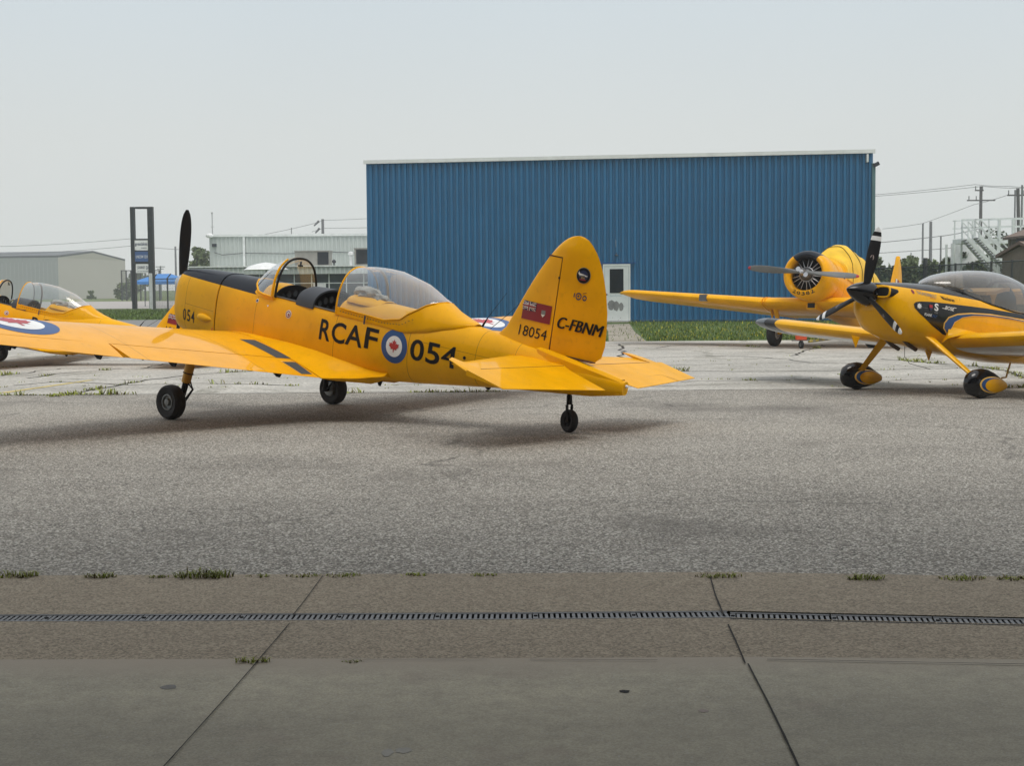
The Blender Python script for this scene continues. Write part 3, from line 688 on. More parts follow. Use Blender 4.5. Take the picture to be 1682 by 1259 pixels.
# own hangar over the camera: its roof shades the near floor
shell = simple('hangar_shell', (0.16, 0.16, 0.155), 0.7)
hg = thing('hangar', 'open metal hangar whose doorway the picture is taken from', 'building', (0, -9, 0))
mbb = MB(); mbb.box((0, -9.25, 5.2), (34, 30.7, .3)); mbb.box((0, -9.3, 11.2), (60, 30.9, .3)); mbb.build('roof', shell, hg, smooth=0, world=True)  # wide upper roof is unseen, added behind the raised front to block sky
mbb = MB(); mbb.box((-17.1, -9.3, 2.55), (.2, 30.6, 5.1)); mbb.box((17.1, -9.3, 2.55), (.2, 30.6, 5.1)); mbb.box((0, -24.7, 2.55), (34, .2, 5.1)); mbb.box((0, 5.98, 8.2), (60, .2, 5.7)); mbb.box((-23.5, 5.98, 2.67), (12.6, .2, 5.34)); mbb.box((23.5, 5.98, 2.67), (12.6, .2, 5.34)); mbb.build('wall', shell, hg, smooth=0, world=True)  # unseen front wall made tall and wide to darken the near asphalt

# ------------------------------------------------------------------ pylon sign
Yp = 117.0
ps = thing('pylon_sign', 'tall dark two-post pylon sign with an empty top frame and three panels', 'sign', (at(232, 508, Yp).x, Yp, 0))
dk = simple('sign_dark', (0.012, 0.017, 0.02), 0.6)
def sp_(px, py): return at(px, py, Yp)
zt_ = sp_(232, 340).z
xl0, xl1, xr0, xr1 = sp_(217, 420).x, sp_(224, 420).x, sp_(244.5, 420).x, sp_(253, 420).x
zpan = sp_(232, 449).z
mbb = MB(); mbb.box(((xl0 + xl1) / 2 - .05, Yp, zt_ / 2), ((xl1 - xl0) * .9, .5, zt_)); mbb.build('post', dk, ps, smooth=0, world=True)
mbb = MB(); mbb.box(((xr0 + xr1) / 2, Yp, zt_ / 2), ((xr1 - xr0), .5, zt_)); mbb.build('post', dk, ps, smooth=0, world=True)
for py, hh in ((341.5, .16), (393.5, .12), (412.5, .1), (431.5, .3)): mbb = MB(); mbb.box(((xl1 + xr0) / 2, Yp, sp_(232, py).z), (xr0 - xl1 + .02, .3, hh)); mbb.build('crossbar', dk, ps, smooth=0, world=True)
def panel(p0, p1, mats, texts, name='sign_panel', x0=None, x1=None):
    z1, z0 = sp_(232, p0).z, sp_(232, p1).z; xa = x0 or xl1 - .1; xb = x1 or xr0
    m_ = MB(); m_.box(((xa + xb) / 2, Yp - .05, (z0 + z1) / 2), (xb - xa, .3, z1 - z0), 0)
    for st, u, v, wd, hh, mi in texts:
        decal(m_, fit_text(st, wd * (xb - xa), hh * (z1 - z0), .01), lambda a, b: Vector((xa + u * (xb - xa) + a, Yp - .215, z0 + v * (z1 - z0) + b)), mi, 5)
    m_.build(name, mats, ps, smooth=0, world=True)
panel(395, 411, [mk['white'], mk['navy']], [('greatlakes', .06, .38, .9, .42, 1), ('aviation', .5, .16, .4, .12, 1)])
panel(413.5, 430, [simple('panel_blue', (0.04, 0.10, 0.26), .5), mk['white']], [('UNICOM 122.8', .1, .35, .85, .28, 1)])
panel(434, 448.5, [mk['white'], mk['navy']], [('JOURNEY', .12, .38, .56, .4, 1), ('EH', .74, .38, .18, .4, 1), ('your life takes flight', .1, .12, .8, .12, 1)], x0=xl1 - .02, x1=xr0 + .1)
t = thing('sign_prop_post', 'short pale metal post standing beside the right leg of the pylon sign', 'post', (sp_(253.5, 500).x, Yp - 1, 0)); m_ = MB(); m_.box((0, 0, (at(253, 449, Yp - 1).z) / 2), (.22, .22, at(253, 449, Yp - 1).z)); m_.build('post', simple('pale_post', (0.5, 0.52, 0.52), .5), t, smooth=0)

# blue tent roof behind the fence
Yt = 135.0
tb = thing('event_tent', 'blue peaked canopy tent behind the chain-link fence', 'tent', (at(262, 460, Yt).x, Yt, 0)); blu = simple('tent_blue', (0.05, 0.20, 0.50), .7)
a, b, pk_ = at(228, 463, Yt), at(312, 463, Yt), at(271, 450, Yt); xa, xb, ze, zp = a.x - tb.location.x, b.x - tb.location.x, a.z, pk_.z
m_ = MB(); xm = (xa + xb) / 2; D = 4.0
m_.add([(xa, -D / 2, ze), (xb, -D / 2, ze), (xb, D / 2, ze), (xa, D / 2, ze), (xm - .6, 0, zp), (xm + .6, 0, zp), (xa, -D / 2, ze - .25), (xb, -D / 2, ze - .25), (xb, D / 2, ze - .25), (xa, D / 2, ze - .25)],
       [(0, 1, 5, 4), (2, 3, 4, 5), (3, 0, 4), (1, 2, 5), (0, 1, 7, 6), (1, 2, 8, 7), (2, 3, 9, 8), (3, 0, 6, 9)]); m_.build('roof', blu, tb, smooth=0)
for xx in (xa + .05, xb - .05):
    for yy in (-D / 2 + .05, D / 2 - .05): m_ = MB(); m_.box((xx, yy, ze / 2), (.07, .07, ze)); m_.build('leg', mk['grey_metal'], tb, smooth=0)

# ------------------------------------------------------------------ fences
def fencemat(name, col, alpha, flat=None):
    m, nt, b = newmat(name); o = [n for n in nt.nodes if n.type == 'OUTPUT_MATERIAL'][0]
    b.inputs['Base Color'].default_value = (*col, 1); b.inputs['Roughness'].default_value = .8
    t = N(nt, 'ShaderNodeTexCoord'); mp = N(nt, 'ShaderNodeMapping'); mp.inputs['Rotation'].default_value = (0, radians(45), 0); nt.links.new(t.outputs['Object'], mp.inputs[0])
    s = N(nt, 'ShaderNodeSeparateXYZ'); nt.links.new(mp.outputs[0], s.inputs[0])
    def ln(x): return math_(nt, 'LESS_THAN', math_(nt, 'FRACT', math_(nt, 'MULTIPLY', x, 16.0)), alpha)
    f = math_(nt, 'MAXIMUM', ln(s.outputs[0]), ln(s.outputs[2]))
    if flat: f = noise_fac(nt, 3.0, flat * .85, flat * 1.15)
    tr = N(nt, 'ShaderNodeBsdfTransparent'); mxs = N(nt, 'ShaderNodeMixShader'); nt.links.new(f, mxs.inputs[0]); nt.links.new(tr.outputs[0], mxs.inputs[1]); nt.links.new(b.outputs[0], mxs.inputs[2]); nt.links.new(mxs.outputs[0], o.inputs[0]); return m
fm1 = fencemat('chain_link', (0.12, 0.13, 0.13), .16); fm2 = fencemat('screened_chain_link', (0.07, 0.08, 0.07), .0, .5)
pm = simple('fence_post', (0.05, 0.055, 0.055), .6)
def fence(p, q, h, n, mat, label, thick=.06, tall=()):
    p, q = Vector((*p, 0)), Vector((*q, 0)); t = thing('chain_link_fence', label, 'fence', p); d = q - p
    m_ = MB(); m_.add([(0, 0, .02), (d.x, d.y, .02), (d.x, d.y, h), (0, 0, h)], [(0, 1, 2, 3)]); m_.build('mesh_panel', mat, t, smooth=0)
    m_ = MB(); m_.tube([(0, 0, h + .02), (d.x, d.y, h + .02)], thick * .6, 6); m_.build('top_rail', pm, t)
    for i in range(n + 1):
        m_ = MB(); b_ = d * i / n; hh = h + (.45 if i in tall else .08); m_.tube([b_, b_ + Vector((0, 0, hh))], thick * (1.9 if i in tall else 1), 8)
        if label.startswith('plain'): m_.tube([b_ + Vector((0, 0, hh)), b_ + Vector((.28, -.1, hh + .3))], thick * .7, 5)
        m_.build('post', pm, t)
fence((at(252, 470, 108).x, 108), (at(350, 470, 100).x, 100), at(262, 459, 108).z, 4, fm1, 'plain chain-link fence in front of the blue tent')
fence((at(200, 470, 205).x, 205), (at(262, 470, 205).x, 205), 4.2, 8, fm1, 'grey chain-link fence far behind the road', .1)
fp = [(at(1380, 440, 88).x, 88), (at(1520, 440, 74).x, 74), (at(1700, 440, 56).x, 56)]
fence(fp[0], fp[1], at(1450, 441.5, 81).z, 4, fm2, 'dark screened chain-link fence right of the blue building', .06, (4,))
fence(fp[1], fp[2], at(1600, 434, 65.5).z, 6, fm2, 'dark screened chain-link fence behind the aerobatic plane canopy', .05)

# ------------------------------------------------------------------ right: stair platform, sheds, poles
galv = simple('pale_steel', (0.66, 0.70, 0.69), .45, .0)
Ys = 92.0
def S(px, py, dy=0): return at(px, py, Ys + dy)
sp2 = thing('stair_platform', 'pale steel platform with double staircase and railings', 'platform', (S(1580, 400).x, Ys, 0))
zfl = S(1620, 393).z
m_ = MB(); m_.box((((S(1567, 393).x + .45) + 42) / 2, Ys + .9, zfl - .12), (42 - (S(1567, 393).x + .45), 1.8, .3)); m_.build('deck', galv, sp2, smooth=0, world=True)
m_ = MB()
for px in (1568, 1580, 1597, 1602, 1624, 1641, 1664, 1676, 1700):
    zt_r = S(px, 360 if px > 1600 else 362).z; m_.bar(S(px, 393), Vector((S(px, 393).x, Ys, zt_r)), .07 if px not in (1641, 1664) else .16)
for z_ in (S(1600, 361).z, S(1600, 374).z): m_.bar(((S(1567, 393).x + .45), Ys, z_), (42, Ys, z_ + .3), .07); m_.bar(((S(1567, 393).x + .45), Ys + 1.8, z_), (42, Ys + 1.8, z_ + .3), .07)
m_.build('railing', galv, sp2, smooth=0, world=True)
m_ = MB()
for px in (1568, 1580, 1640, 1690):
    x_ = S(px, 400).x
    for dy in (.1, 1.7): m_ = MB(); m_.box((x_, Ys + dy, (zfl - .27) / 2), (.12, .12, zfl - .27)); m_.build('support', galv, sp2, smooth=0, world=True)
def stairs(pA, pB, dy):
    a, b = S(*pA, dy), S(*pB, dy); m_ = MB()
    for o_ in (0, -1.1): m_.bar(a + Vector((0, o_, 0)), b + Vector((0, o_, 0)), .09, .22)
    m_.build('stringer', galv, sp2, smooth=0, world=True)
    m_ = MB()
    for i in range(14): m_.box(a.lerp(b, (i + .5) / 14) + Vector((0, -.55, 0)), (.26, 1.0, .04))
    m_.build('tread', mk['grey_metal'], sp2, smooth=0, world=True)
    m_ = MB()
    for o_ in (0, -1.1):
        m_ = MB()
        for hh in (.55, 1.05):
            m_.bar(a + Vector((0, o_, hh)), b + Vector((0, o_, hh)), .06)
        for i in range(4): q_ = a.lerp(b, i / 3) + Vector((0, o_, 0)); m_.bar(q_, q_ + Vector((0, 0, 1.05)), .05)
        m_.build('handrail', galv, sp2, smooth=0, world=True)
stairs((1581, 393), (1632, 450), -.1); stairs((1600, 390), (1648, 440), -2.2)
tk = thing('storage_tank', 'pale cylindrical tank beside the steel platform', 'tank', (S(1645, 420).x, Ys + 7, 0)); m_ = MB(); zt_k = at(1645, 398, Ys + 7).z; m_.lathe([(0, zt_k + .15), (.9, zt_k + .05), (1.05, zt_k - .05), (1.05, 0)], (0, 0, 0), (0, 0, 1), 24); m_.build('shell', mk['white'], tk)
def shed(name, px0, px1, pe, pr, Y, D, label, ridge_x=True, gable_left=False):
    a, b = at(px0, pe, Y), at(px1, pe, Y); ze_ = a.z; zr = at(px0, pr, Y).z; W = b.x - a.x
    t = thing(name, label, 'shed', ((a.x + b.x) / 2, Y + D / 2, 0)); wl = simple('shed_wall', (0.23, 0.185, 0.14), .8, var=.08) if 'shed_wall' not in bpy.data.materials else bpy.data.materials['shed_wall']
    rf = simple('shed_roof', (0.17, 0.125, 0.10), .9, var=.12, scale=8) if 'shed_roof' not in bpy.data.materials else bpy.data.materials['shed_roof']
    m_ = MB(); w2, d2 = W / 2, D / 2
    m_.add([(-w2, -d2, 0), (w2, -d2, 0), (w2, d2, 0), (-w2, d2, 0), (-w2, -d2, ze_), (w2, -d2, ze_), (w2, d2, ze_), (-w2, d2, ze_), (0, -d2, zr - .05), (0, d2, zr - .05)], [(0, 1, 5, 8, 4), (1, 2, 6, 5), (2, 3, 7, 9, 6), (3, 0, 4, 7)])
    k_ = -w2 + .1
    while k_ < w2: m_.box((k_, -d2 - .012, ze_ / 2), (.06, .025, ze_)); k_ += .42
    k_ = -d2 + .1
    while k_ < d2: m_.box((-w2 - .012, k_, ze_ / 2), (.025, .06, ze_)); k_ += .42
    m_.build('wall', wl, t, smooth=0)
    m_ = MB(); ov = .22; ed = .14
    for s_ in (-1, 1):
        x1_ = s_ * (w2 + ov); z1_ = ze_ - (zr - ze_) * ov / w2
        m_.add([(0, -d2 - ov, zr), (x1_, -d2 - ov, z1_), (x1_, d2 + ov, z1_), (0, d2 + ov, zr), (0, -d2 - ov, zr + ed), (x1_, -d2 - ov, z1_ + ed), (x1_, d2 + ov, z1_ + ed), (0, d2 + ov, zr + ed)], [(0, 1, 2, 3), (4, 5, 6, 7), (0, 1, 5, 4), (1, 2, 6, 5), (2, 3, 7, 6), (3, 0, 4, 7)])
    m_.build('roof', rf, t, smooth=0); return t
s1_ = shed('garden_shed', 1640, 1712, 419, 401, 66, 2.6, 'low brown shed with a gabled shingle roof behind the fence'); s1_.rotation_euler.z = radians(-52); s1_.location.x += 1.35; s1_.location.y += .3
s2_ = shed('garden_shed', 1658, 1720, 389, 377, 76, 3.0, 'taller brown shed with a flat-looking roof behind the low shed')
s2_.location.x += .95; m_ = MB(); p = at(1679, 399, 75.9); m_.box((p.x - s2_.location.x, -1.56, p.z), (.6, .05, .5)); m_.build('window', mk['matt_black'], s2_, smooth=0)

polem = simple('pole_wood', (0.10, 0.10, 0.10), .9, var=.2); polel = simple('pole_pale', (0.17, 0.18, 0.185), .7)
def pole(px, ptop, Y, label, r=.14, arms=(), mat=None, lean=0):
    b = at(px, ptop, Y); t = thing('utility_pole', label, 'utility pole', (b.x, Y, 0), 'utility poles')
    m_ = MB(); m_.tube([(lean, 0, 0), (0, 0, b.z)], [r * 1.15, r * .85], 8); m_.build('pole', mat or polem, t)
    for x0, x1, py, pins in arms:
        a_, c__ = at(x0, py, Y), at(x1, py, Y); m_ = MB(); m_.bar((a_.x - b.x, -.1, a_.z), (c__.x - b.x, -.1, a_.z), .12, .12); m_.build('crossarm', mat or polem, t, smooth=0)
        for px_ in pins: m_ = MB(); q_ = at(px_, py, Y); m_.tube([(q_.x - b.x, -.1, q_.z), (q_.x - b.x, -.1, q_.z + .42)], .05, 6); m_.build('insulator', mk['grey_metal'], t)
    return t
pole(1611.5, 306, 140, 'tall dark pole with two staggered crossarms above the steel platform', .17, ((1601, 1615, 313, (1602, 1613.5)), (1588, 1634, 329.5, (1591, 1603))))
pole(1672, 309, 125, 'thick leaning dark pole at the right border with a crossarm', .17, ((1654, 1690, 321, (1656, 1668, 1680)),), lean=.3)
pole(1667.5, 312, 150, 'thin pale pole just left of the thick leaning pole', .10, mat=polel)
pole(1679, 304, 122, 'pale pole cut by the right border of the picture', .10, mat=polel)
pole(1529, 364, 140, 'plain dark pole right of the thinner pale one behind the fence', .16, mat=polel)
pole(1516, 367, 140, 'thin pale pole standing left of the plain dark pole', .10, mat=polel)
pole(1545.5, 388, 150, 'short pale pole right of the two plain poles', .10, mat=polel)
pole(1496.5, 415, 170, 'very short distant pole above the hedge', .07, mat=polel)
pole(530, 360, 150, 'short pole rising over the pale building roof', .16, mat=polel)
pole(478.5, 374, 150, 'tiny thin pole over the pale building roof', .05, mat=polel)
pole(288, 405, 190, 'slim pole between the pylon sign and the propeller', .14, mat=polel)
pole(263.5, 437, 220, 'small distant pole with a crossarm above the blue tent', .12, ((256, 271, 438.5, ()), (258, 269, 442, ())), mat=polel)
def wire(pts, Y, label, r=.022):
    P = [at(x, y, yy) for (x, y), yy in zip(pts, Y)]; m_ = MB(); o_ = P[0].copy(); out_ = []
    for a, b in zip(P, P[1:]):
        for i in range(8): t = i / 8; q = a.lerp(b, t); q.z -= 4 * t * (1 - t) * (b - a).length * .004; out_.append(q)
    out_.append(P[-1]); m_.tube(out_, r, 4); o = m_.build('power_line', bpy.data.materials.get('wire') or simple('wire', (0.16, 0.17, 0.17), .8)); tag(o, label, 'power line', 'overhead power lines'); return o
wire([(1436, 320), (1602, 303), (1656, 306), (1700, 308)], [150, 140, 125, 120], 'topmost overhead wire running across the right sky')
wire([(1436, 322.5), (1614, 306), (1690, 309)], [150, 140, 124], 'second overhead wire just under the topmost one at right')
wire([(1450, 376), (1516, 367), (1600, 336), (1656, 320)], [150, 140, 140, 125], 'rising wire from the thin pole to the leaning pole at right', .022)
wire([(1440, 399), (1545, 388), (1610, 375)], [150, 150, 130], 'middle thick wire sloping up behind the spinner blade', .035)
wire([(1440, 416), (1545, 409), (1610, 400)], [150, 150, 130], 'lowest thick wire above the hedge at right', .03)
wire([(380, 392), (440, 384), (520, 366), (530, 362), (606, 359)], [170, 160, 150, 150, 150], 'upper wire over the pale building roof')
wire([(512, 381), (530, 375), (606, 374)], [150, 150, 150], 'lower wire over the pale building roof')
wire([(0, 405), (217, 392)], [230, 200], 'upper faint wire at the left sky', .03)
wire([(0, 418), (217, 404), (330, 412)], [230, 200, 190], 'lower faint wire at the left sky', .03)
m_ = MB()
for a, b in (((516, 371), (524, 363)), ((518, 383), (525, 375))): m_.tube([at(*a, 150), at(*b, 150)], [.08, .14], 6)
o = m_.build('line_insulator', polel); tag(o, 'pair of grey strain insulators left of the short roof pole', 'insulator')

# ------------------------------------------------------------------ trees
bark = simple('bark', (0.09, 0.07, 0.055), .95)
lf1 = leafmat('leaf_mid', (0.12, 0.155, 0.07), .45); lf2 = leafmat('leaf_pale', (0.14, 0.18, 0.085), .4); lf3 = leafmat('leaf_dark', (0.075, 0.105, 0.06), .5)
def tree(x, y, h, wdt, label, mat, n=1400, ls=.28, trunk=True, name='tree', cat='tree', seed=0, low=.25, kind=None, group=None):
    rnd = random.Random(seed); t = thing(name, label, cat, (x, y, 0), group)
    cl = []
    for i in range(16):
        a = rnd.uniform(0, 2 * pi); z = h * rnd.uniform(low, .93); rr = wdt / 2 * rnd.uniform(.1, .95) * (1.0 if z < .7 * h else .6)
        cl.append((Vector((rr * cos(a), rr * sin(a), z)), wdt * rnd.uniform(.12, .26)))
    m_ = MB()
    for i in range(n):
        c, r = rnd.choice(cl); d = Vector((rnd.gauss(0, 1), rnd.gauss(0, 1), rnd.gauss(0, .8))).normalized() * r * rnd.uniform(.5, 1.1)
        p = c + d; 
        if p.z > h * 1.02 or p.z < .05: continue
        u_ = Vector((rnd.gauss(0, 1), rnd.gauss(0, 1), rnd.gauss(0, 1))).normalized(); v_ = u_.cross(Vector((rnd.gauss(0, 1), rnd.gauss(0, 1), 1))).normalized(); s_ = ls * rnd.uniform(.5, 1.2)
        m_.add([p - u_ * s_ / 2, p + v_ * s_ * .35, p + u_ * s_ / 2, p - v_ * s_ * .35], [(0, 1, 2, 3)])
    m_.build('crown', mat, t, smooth=0, fixn=False)
    m_ = MB(); m_.tube([(0, 0, -.1), (.03 * h, 0, h * .3), (0, .02 * h, h * .75)], [h * .03, h * .022, h * .008], 7)
    for c, r in cl[:7]: m_.tube([(.02 * h, 0, h * rnd.uniform(.2, .45)), c * .6 + Vector((0, 0, c.z * .35)), c], [h * .012, h * .008, h * .003], 5)
    m_.build('trunk', bark, t); return t
def tr(px, ptop, Y, wpx, label, mat, **k):
    p = at(px, ptop, Y); return tree(p.x, Y, p.z, wpx * Y / FPX, label, mat, **k)
tr(330, 404, 150, 40, 'hazy green tree left of the pale building', lf2, n=1500, ls=.45, seed=2, low=.4)
tr(206, 466, 235, 30, 'dark round bush at the corner of the far hangar', lf1, n=1100, ls=.55, seed=3, low=.1, name='bush', cat='bush')
tr(222, 440, 300, 40, 'faint distant tree behind the pylon sign', lf2, n=700, ls=.8, seed=4)
tr(192, 472, 240, 12, 'small shrub beside the dark round bush', lf1, n=300, ls=.4, seed=14, low=.1, name='bush', cat='bush')
tr(150, 478, 246, 14, 'low shrub at the foot of the beige gable wall', lf1, n=300, ls=.4, seed=15, low=.1, name='bush', cat='bush')
for i, (px, pt, Y, wp, lab, mt) in enumerate([
    (1455, 424, 105, 50, 'leafy hedge tree nearest the blue building', lf1), (1490, 418, 118, 44, 'paler hazy tree behind the yellow tail fin', lf2),
    (1500, 432, 100, 44, 'low hedge bush right of the yellow tail fin', lf1), (1538, 430, 100, 46, 'hedge bush behind the plain poles', lf1),
    (1566, 426, 102, 34, 'hedge bush left of the steel platform', lf3), (1592, 406, 98, 26, 'dark slim tree under the steel staircase', lf3),
    (1640, 364, 150, 60, 'tall tree seen through the platform railing', lf3), (1678, 360, 145, 44, 'tall tree behind the railing at the right border', lf3),
    (1612, 432, 97, 40, 'greyish bush behind the staircase bottom', lf1), (1425, 428, 112, 40, 'hedge tree half hidden by the blue building', lf1)]):
    tr(px, pt - 1, Y, wp * 1.25, lab, mt, n=2200, ls=.42, seed=20 + i, low=.12, group='trees behind the right fence')
# ================================================================== AIRCRAFT
def pose(yaw, pitch, roll):
    n = Vector((-cos(yaw), sin(yaw), 0)); l = Vector((-sin(yaw), -cos(yaw), 0)); k = Vector((0, 0, 1))
    n2 = n * cos(pitch) + k * sin(pitch); k2 = k * cos(pitch) - n * sin(pitch)
    l2 = l * cos(roll) + k2 * sin(roll); k3 = k2 * cos(roll) - l * sin(roll)
    return Matrix((n2, l2, k3)).transposed()
CH = [(1.74,1.53,.84,.20,2.6),(1.66,1.58,.78,.25,2.8),(1.40,1.62,.74,.28,3.0),(.78,1.66,.70,.315,3.0),(.2,1.685,.69,.345,2.9),(-.34,1.69,.69,.365,2.8),
 (-1.42,1.74,.745,.365,2.7),(-2.0,1.76,.84,.35,2.6),(-2.6,1.76,.93,.325,2.5),(-3.2,1.75,1.03,.27,2.4),(-3.8,1.72,1.13,.21,2.3),(-4.4,1.67,1.215,.15,2.2),(-5.0,1.60,1.30,.10,2.4),(-5.42,1.545,1.40,.05,2.6)]
RVS = [(1.17,1.41,.98,.31,2.4),(1.10,1.43,.86,.37,2.5),(.95,1.46,.74,.42,2.6),(.6,1.51,.67,.48,2.7),(.2,1.56,.64,.52,2.7),(-.4,1.60,.63,.54,2.7),(-1.5,1.62,.66,.53,2.7),(-2.4,1.60,.76,.45,2.6),(-3.4,1.50,.92,.30,2.4),(-4.5,1.40,1.10,.10,2.2)]
def sec(T, x):
    if x >= T[0][0]: return T[0][1:]
    for a, b in zip(T, T[1:]):
        if a[0] >= x >= b[0]:
            t = (a[0] - x) / (a[0] - b[0]); return tuple(a[i] * (1 - t) + b[i] * t for i in range(1, 5))
    return T[-1][1:]
def hw(T, x, z):
    zt, zb, w_, n = sec(T, x); c = (zt + zb) / 2; h = (zt - zb) / 2
    q = min(1, abs(z - c) / h); return w_ * max(0, 1 - q ** n) ** (1 / n)
def ring(T, x, n=48, inset=0.0, clampz=None):
    zt, zb, w_, e = sec(T, x); c = (zt + zb) / 2; h = (zt - zb) / 2 - inset; w_ -= inset; r = []
    for i in range(n):
        a = 2 * pi * i / n; ca, sa = cos(a), sin(a)          # a=0 at top
        y = math.copysign(abs(sa) ** (2 / e), sa) * w_; z = c + math.copysign(abs(ca) ** (2 / e), ca) * h
        if clampz is not None and z > clampz: z = clampz
        r.append(Vector((x, y, z)))
    return r
def naca(s): s = max(0, min(1, s)); return 10 * (.2969 * sqrt(s) - .126 * s - .3516 * s * s + .2843 * s ** 3 - .1036 * s ** 4)
def frange(a, b, n): return [a + (b - a) * i / (n - 1) for i in range(n)]
def blade_mesh(mb, hub, axis, rdir, R, chord, tw=(60, 18), thick=.022, m=0, tip_m=None, n=16, c0=.5, bands=None):
    """propeller blade: aerofoil sections along rdir, twisted about it"""
    hub, axis, rdir = Vector(hub), Vector(axis).normalized(), Vector(rdir).normalized(); side = axis.cross(rdir).normalized(); rings = []
    for i in range(n + 1):
        t = i / n; r = R * (.06 + .94 * t); ch = chord * (c0 + (1 - c0) * sin(min(1, t * 1.7) * pi / 2)) * (1 if t < .55 else sqrt(max(.02, 1 - ((t - .55) / .46) ** 2.6)))
        a = radians(tw[0] + (tw[1] - tw[0]) * t); d = side * cos(a) + axis * sin(a); q = d.cross(rdir); th_ = thick * (1.4 - t) + .003; rr = []
        for k in range(12):
            u = 2 * pi * k / 12; rr.append(hub + rdir * r + d * (ch / 2 * cos(u)) + q * (th_ * sin(u)))
        rings.append(rr)
    if bands is None: mb.loft(rings, m=m)
    else:
        for i in range(n):
            t = (i + .5) / n; mm = m
            for lo, hi, bm_ in bands:
                if lo <= t < hi: mm = bm_
            mb.loft(rings[i:i + 2], c0=(i == 0), c1=(i == n - 1), m=mm)
tyre_m = simple('tyre', (0.022, 0.022, 0.024), .8, var=.25, scale=20, bump=.3)
def wheel(parent, c, r, wd, ax=(0, 1, 0), hubr=.5, hubm='grey_metal', name='wheel'):
    w_ = wd / 2; m_ = MB(); prof = [(r * hubr, -w_ * .62), (r * .70, -w_ * .95), (r * .86, -w_), (r * .96, -w_ * .72), (r, -w_ * .3)]
    gr = [(r, -w_ * .3), (r * .985, -w_ * .27), (r * .985, -w_ * .22), (r, -w_ * .19), (r, w_ * .19), (r * .985, w_ * .22), (r * .985, w_ * .27), (r, w_ * .3)]
    m_.lathe(prof[:-1] + gr + [(a, -b) for a, b in reversed(prof[:-1])], c, ax, 32); o = m_.build(name, tyre_m, parent, 25)
    m_ = MB()
    for s in (1, -1): m_.lathe([(r * hubr * 1.02, s * w_ * .60), (r * hubr * .98, s * w_ * .78), (r * hubr * .84, s * w_ * .80), (r * hubr * .78, s * w_ * .45), (r * hubr * .45, s * w_ * .40), (r * hubr * .40, s * w_ * .85), (.0, s * w_ * .9)], c, ax, 24)
    h_ = m_.build('hub', mk[hubm], parent); h_.parent = o; return o
def wing_fns(xl, xt, zl, zt, hu, hl):
    def zc(x, y): s = (xl(y) - x) / (xl(y) - xt(y)); return zl(y) + (zt(y) - zl(y)) * s, s
    def up(x, y): z, s = zc(x, y); return z + hu(y) * (xl(y) - xt(y)) * naca(s)
    def lo(x, y): z, s = zc(x, y); return z - hl(y) * (xl(y) - xt(y)) * naca(s)
    return up, lo
def aero_ring(xl, xt, up, lo, y, s0, s1, sg=1, n=12, gap=0.0):
    """closed ring of aerofoil points between chord fractions s0..s1 at span y (sg flips side)"""
    c = xl(y) - xt(y); S = [s0 + (s1 - s0) * (1 - cos(pi * i / n)) / 2 if s0 < .01 else s0 + (s1 - s0) * i / n for i in range(n + 1)]
    U = [Vector((xl(y) - s * c, sg * y, up(xl(y) - s * c, y) + (.0015 if s > .99 else 0))) for s in S]; D = [Vector((xl(y) - s * c, sg * y, lo(xl(y) - s * c, y) - (.0015 if s > .99 else 0))) for s in S]
    return U + D[::-1]
def union_flag(mb, fn, x, y, w_, h_, mi):       # mi = (blue, white, red)
    decal(mb, poly2d([(x, y), (x + w_, y), (x + w_, y + h_), (x, y + h_)]), lambda a, b: fn(a, b, 1), mi[0])
    for (p, q) in (((0, 0), (1, 1)), ((0, 1), (1, 0))):
        for wd, k, cc in ((.12, 2, mi[1]), (.045, 3, mi[2])):
            a = Vector((x + p[0] * w_, y + p[1] * h_)); b = Vector((x + q[0] * w_, y + q[1] * h_)); d = (b - a).normalized(); n = Vector((-d.y, d.x)) * wd * h_
            decal(mb, poly2d([a + n, b + n, b - n, a - n]), lambda u, v: fn(min(max(u, x), x + w_), min(max(v, y), y + h_), k), cc)
    for wd, k, cc in ((.17, 4, mi[1]), (.095, 5, mi[2])):
        decal(mb, poly2d([(x, y + h_ * (.5 - wd)), (x + w_, y + h_ * (.5 - wd)), (x + w_, y + h_ * (.5 + wd)), (x, y + h_ * (.5 + wd))]), lambda a, b: fn(a, b, k), cc)
        decal(mb, poly2d([(x + w_ / 2 - wd * h_, y), (x + w_ / 2 + wd * h_, y), (x + w_ / 2 + wd * h_, y + h_), (x + w_ / 2 - wd * h_, y + h_)]), lambda a, b: fn(a, b, k), cc)
DECM = [None, mk['ink'], mk['blue'], mk['white'], mk['red'], mk['darkred'], mk['navy'], mk['gold'], mk['walk'], mk['lightyellow'], mk['dark_gloss'], mk['grey_metal']]
INK, BLU, WHI, RED, DRED, NAVY, GOLD, WALK, LYEL, GLOS, GREY = range(1, 12)

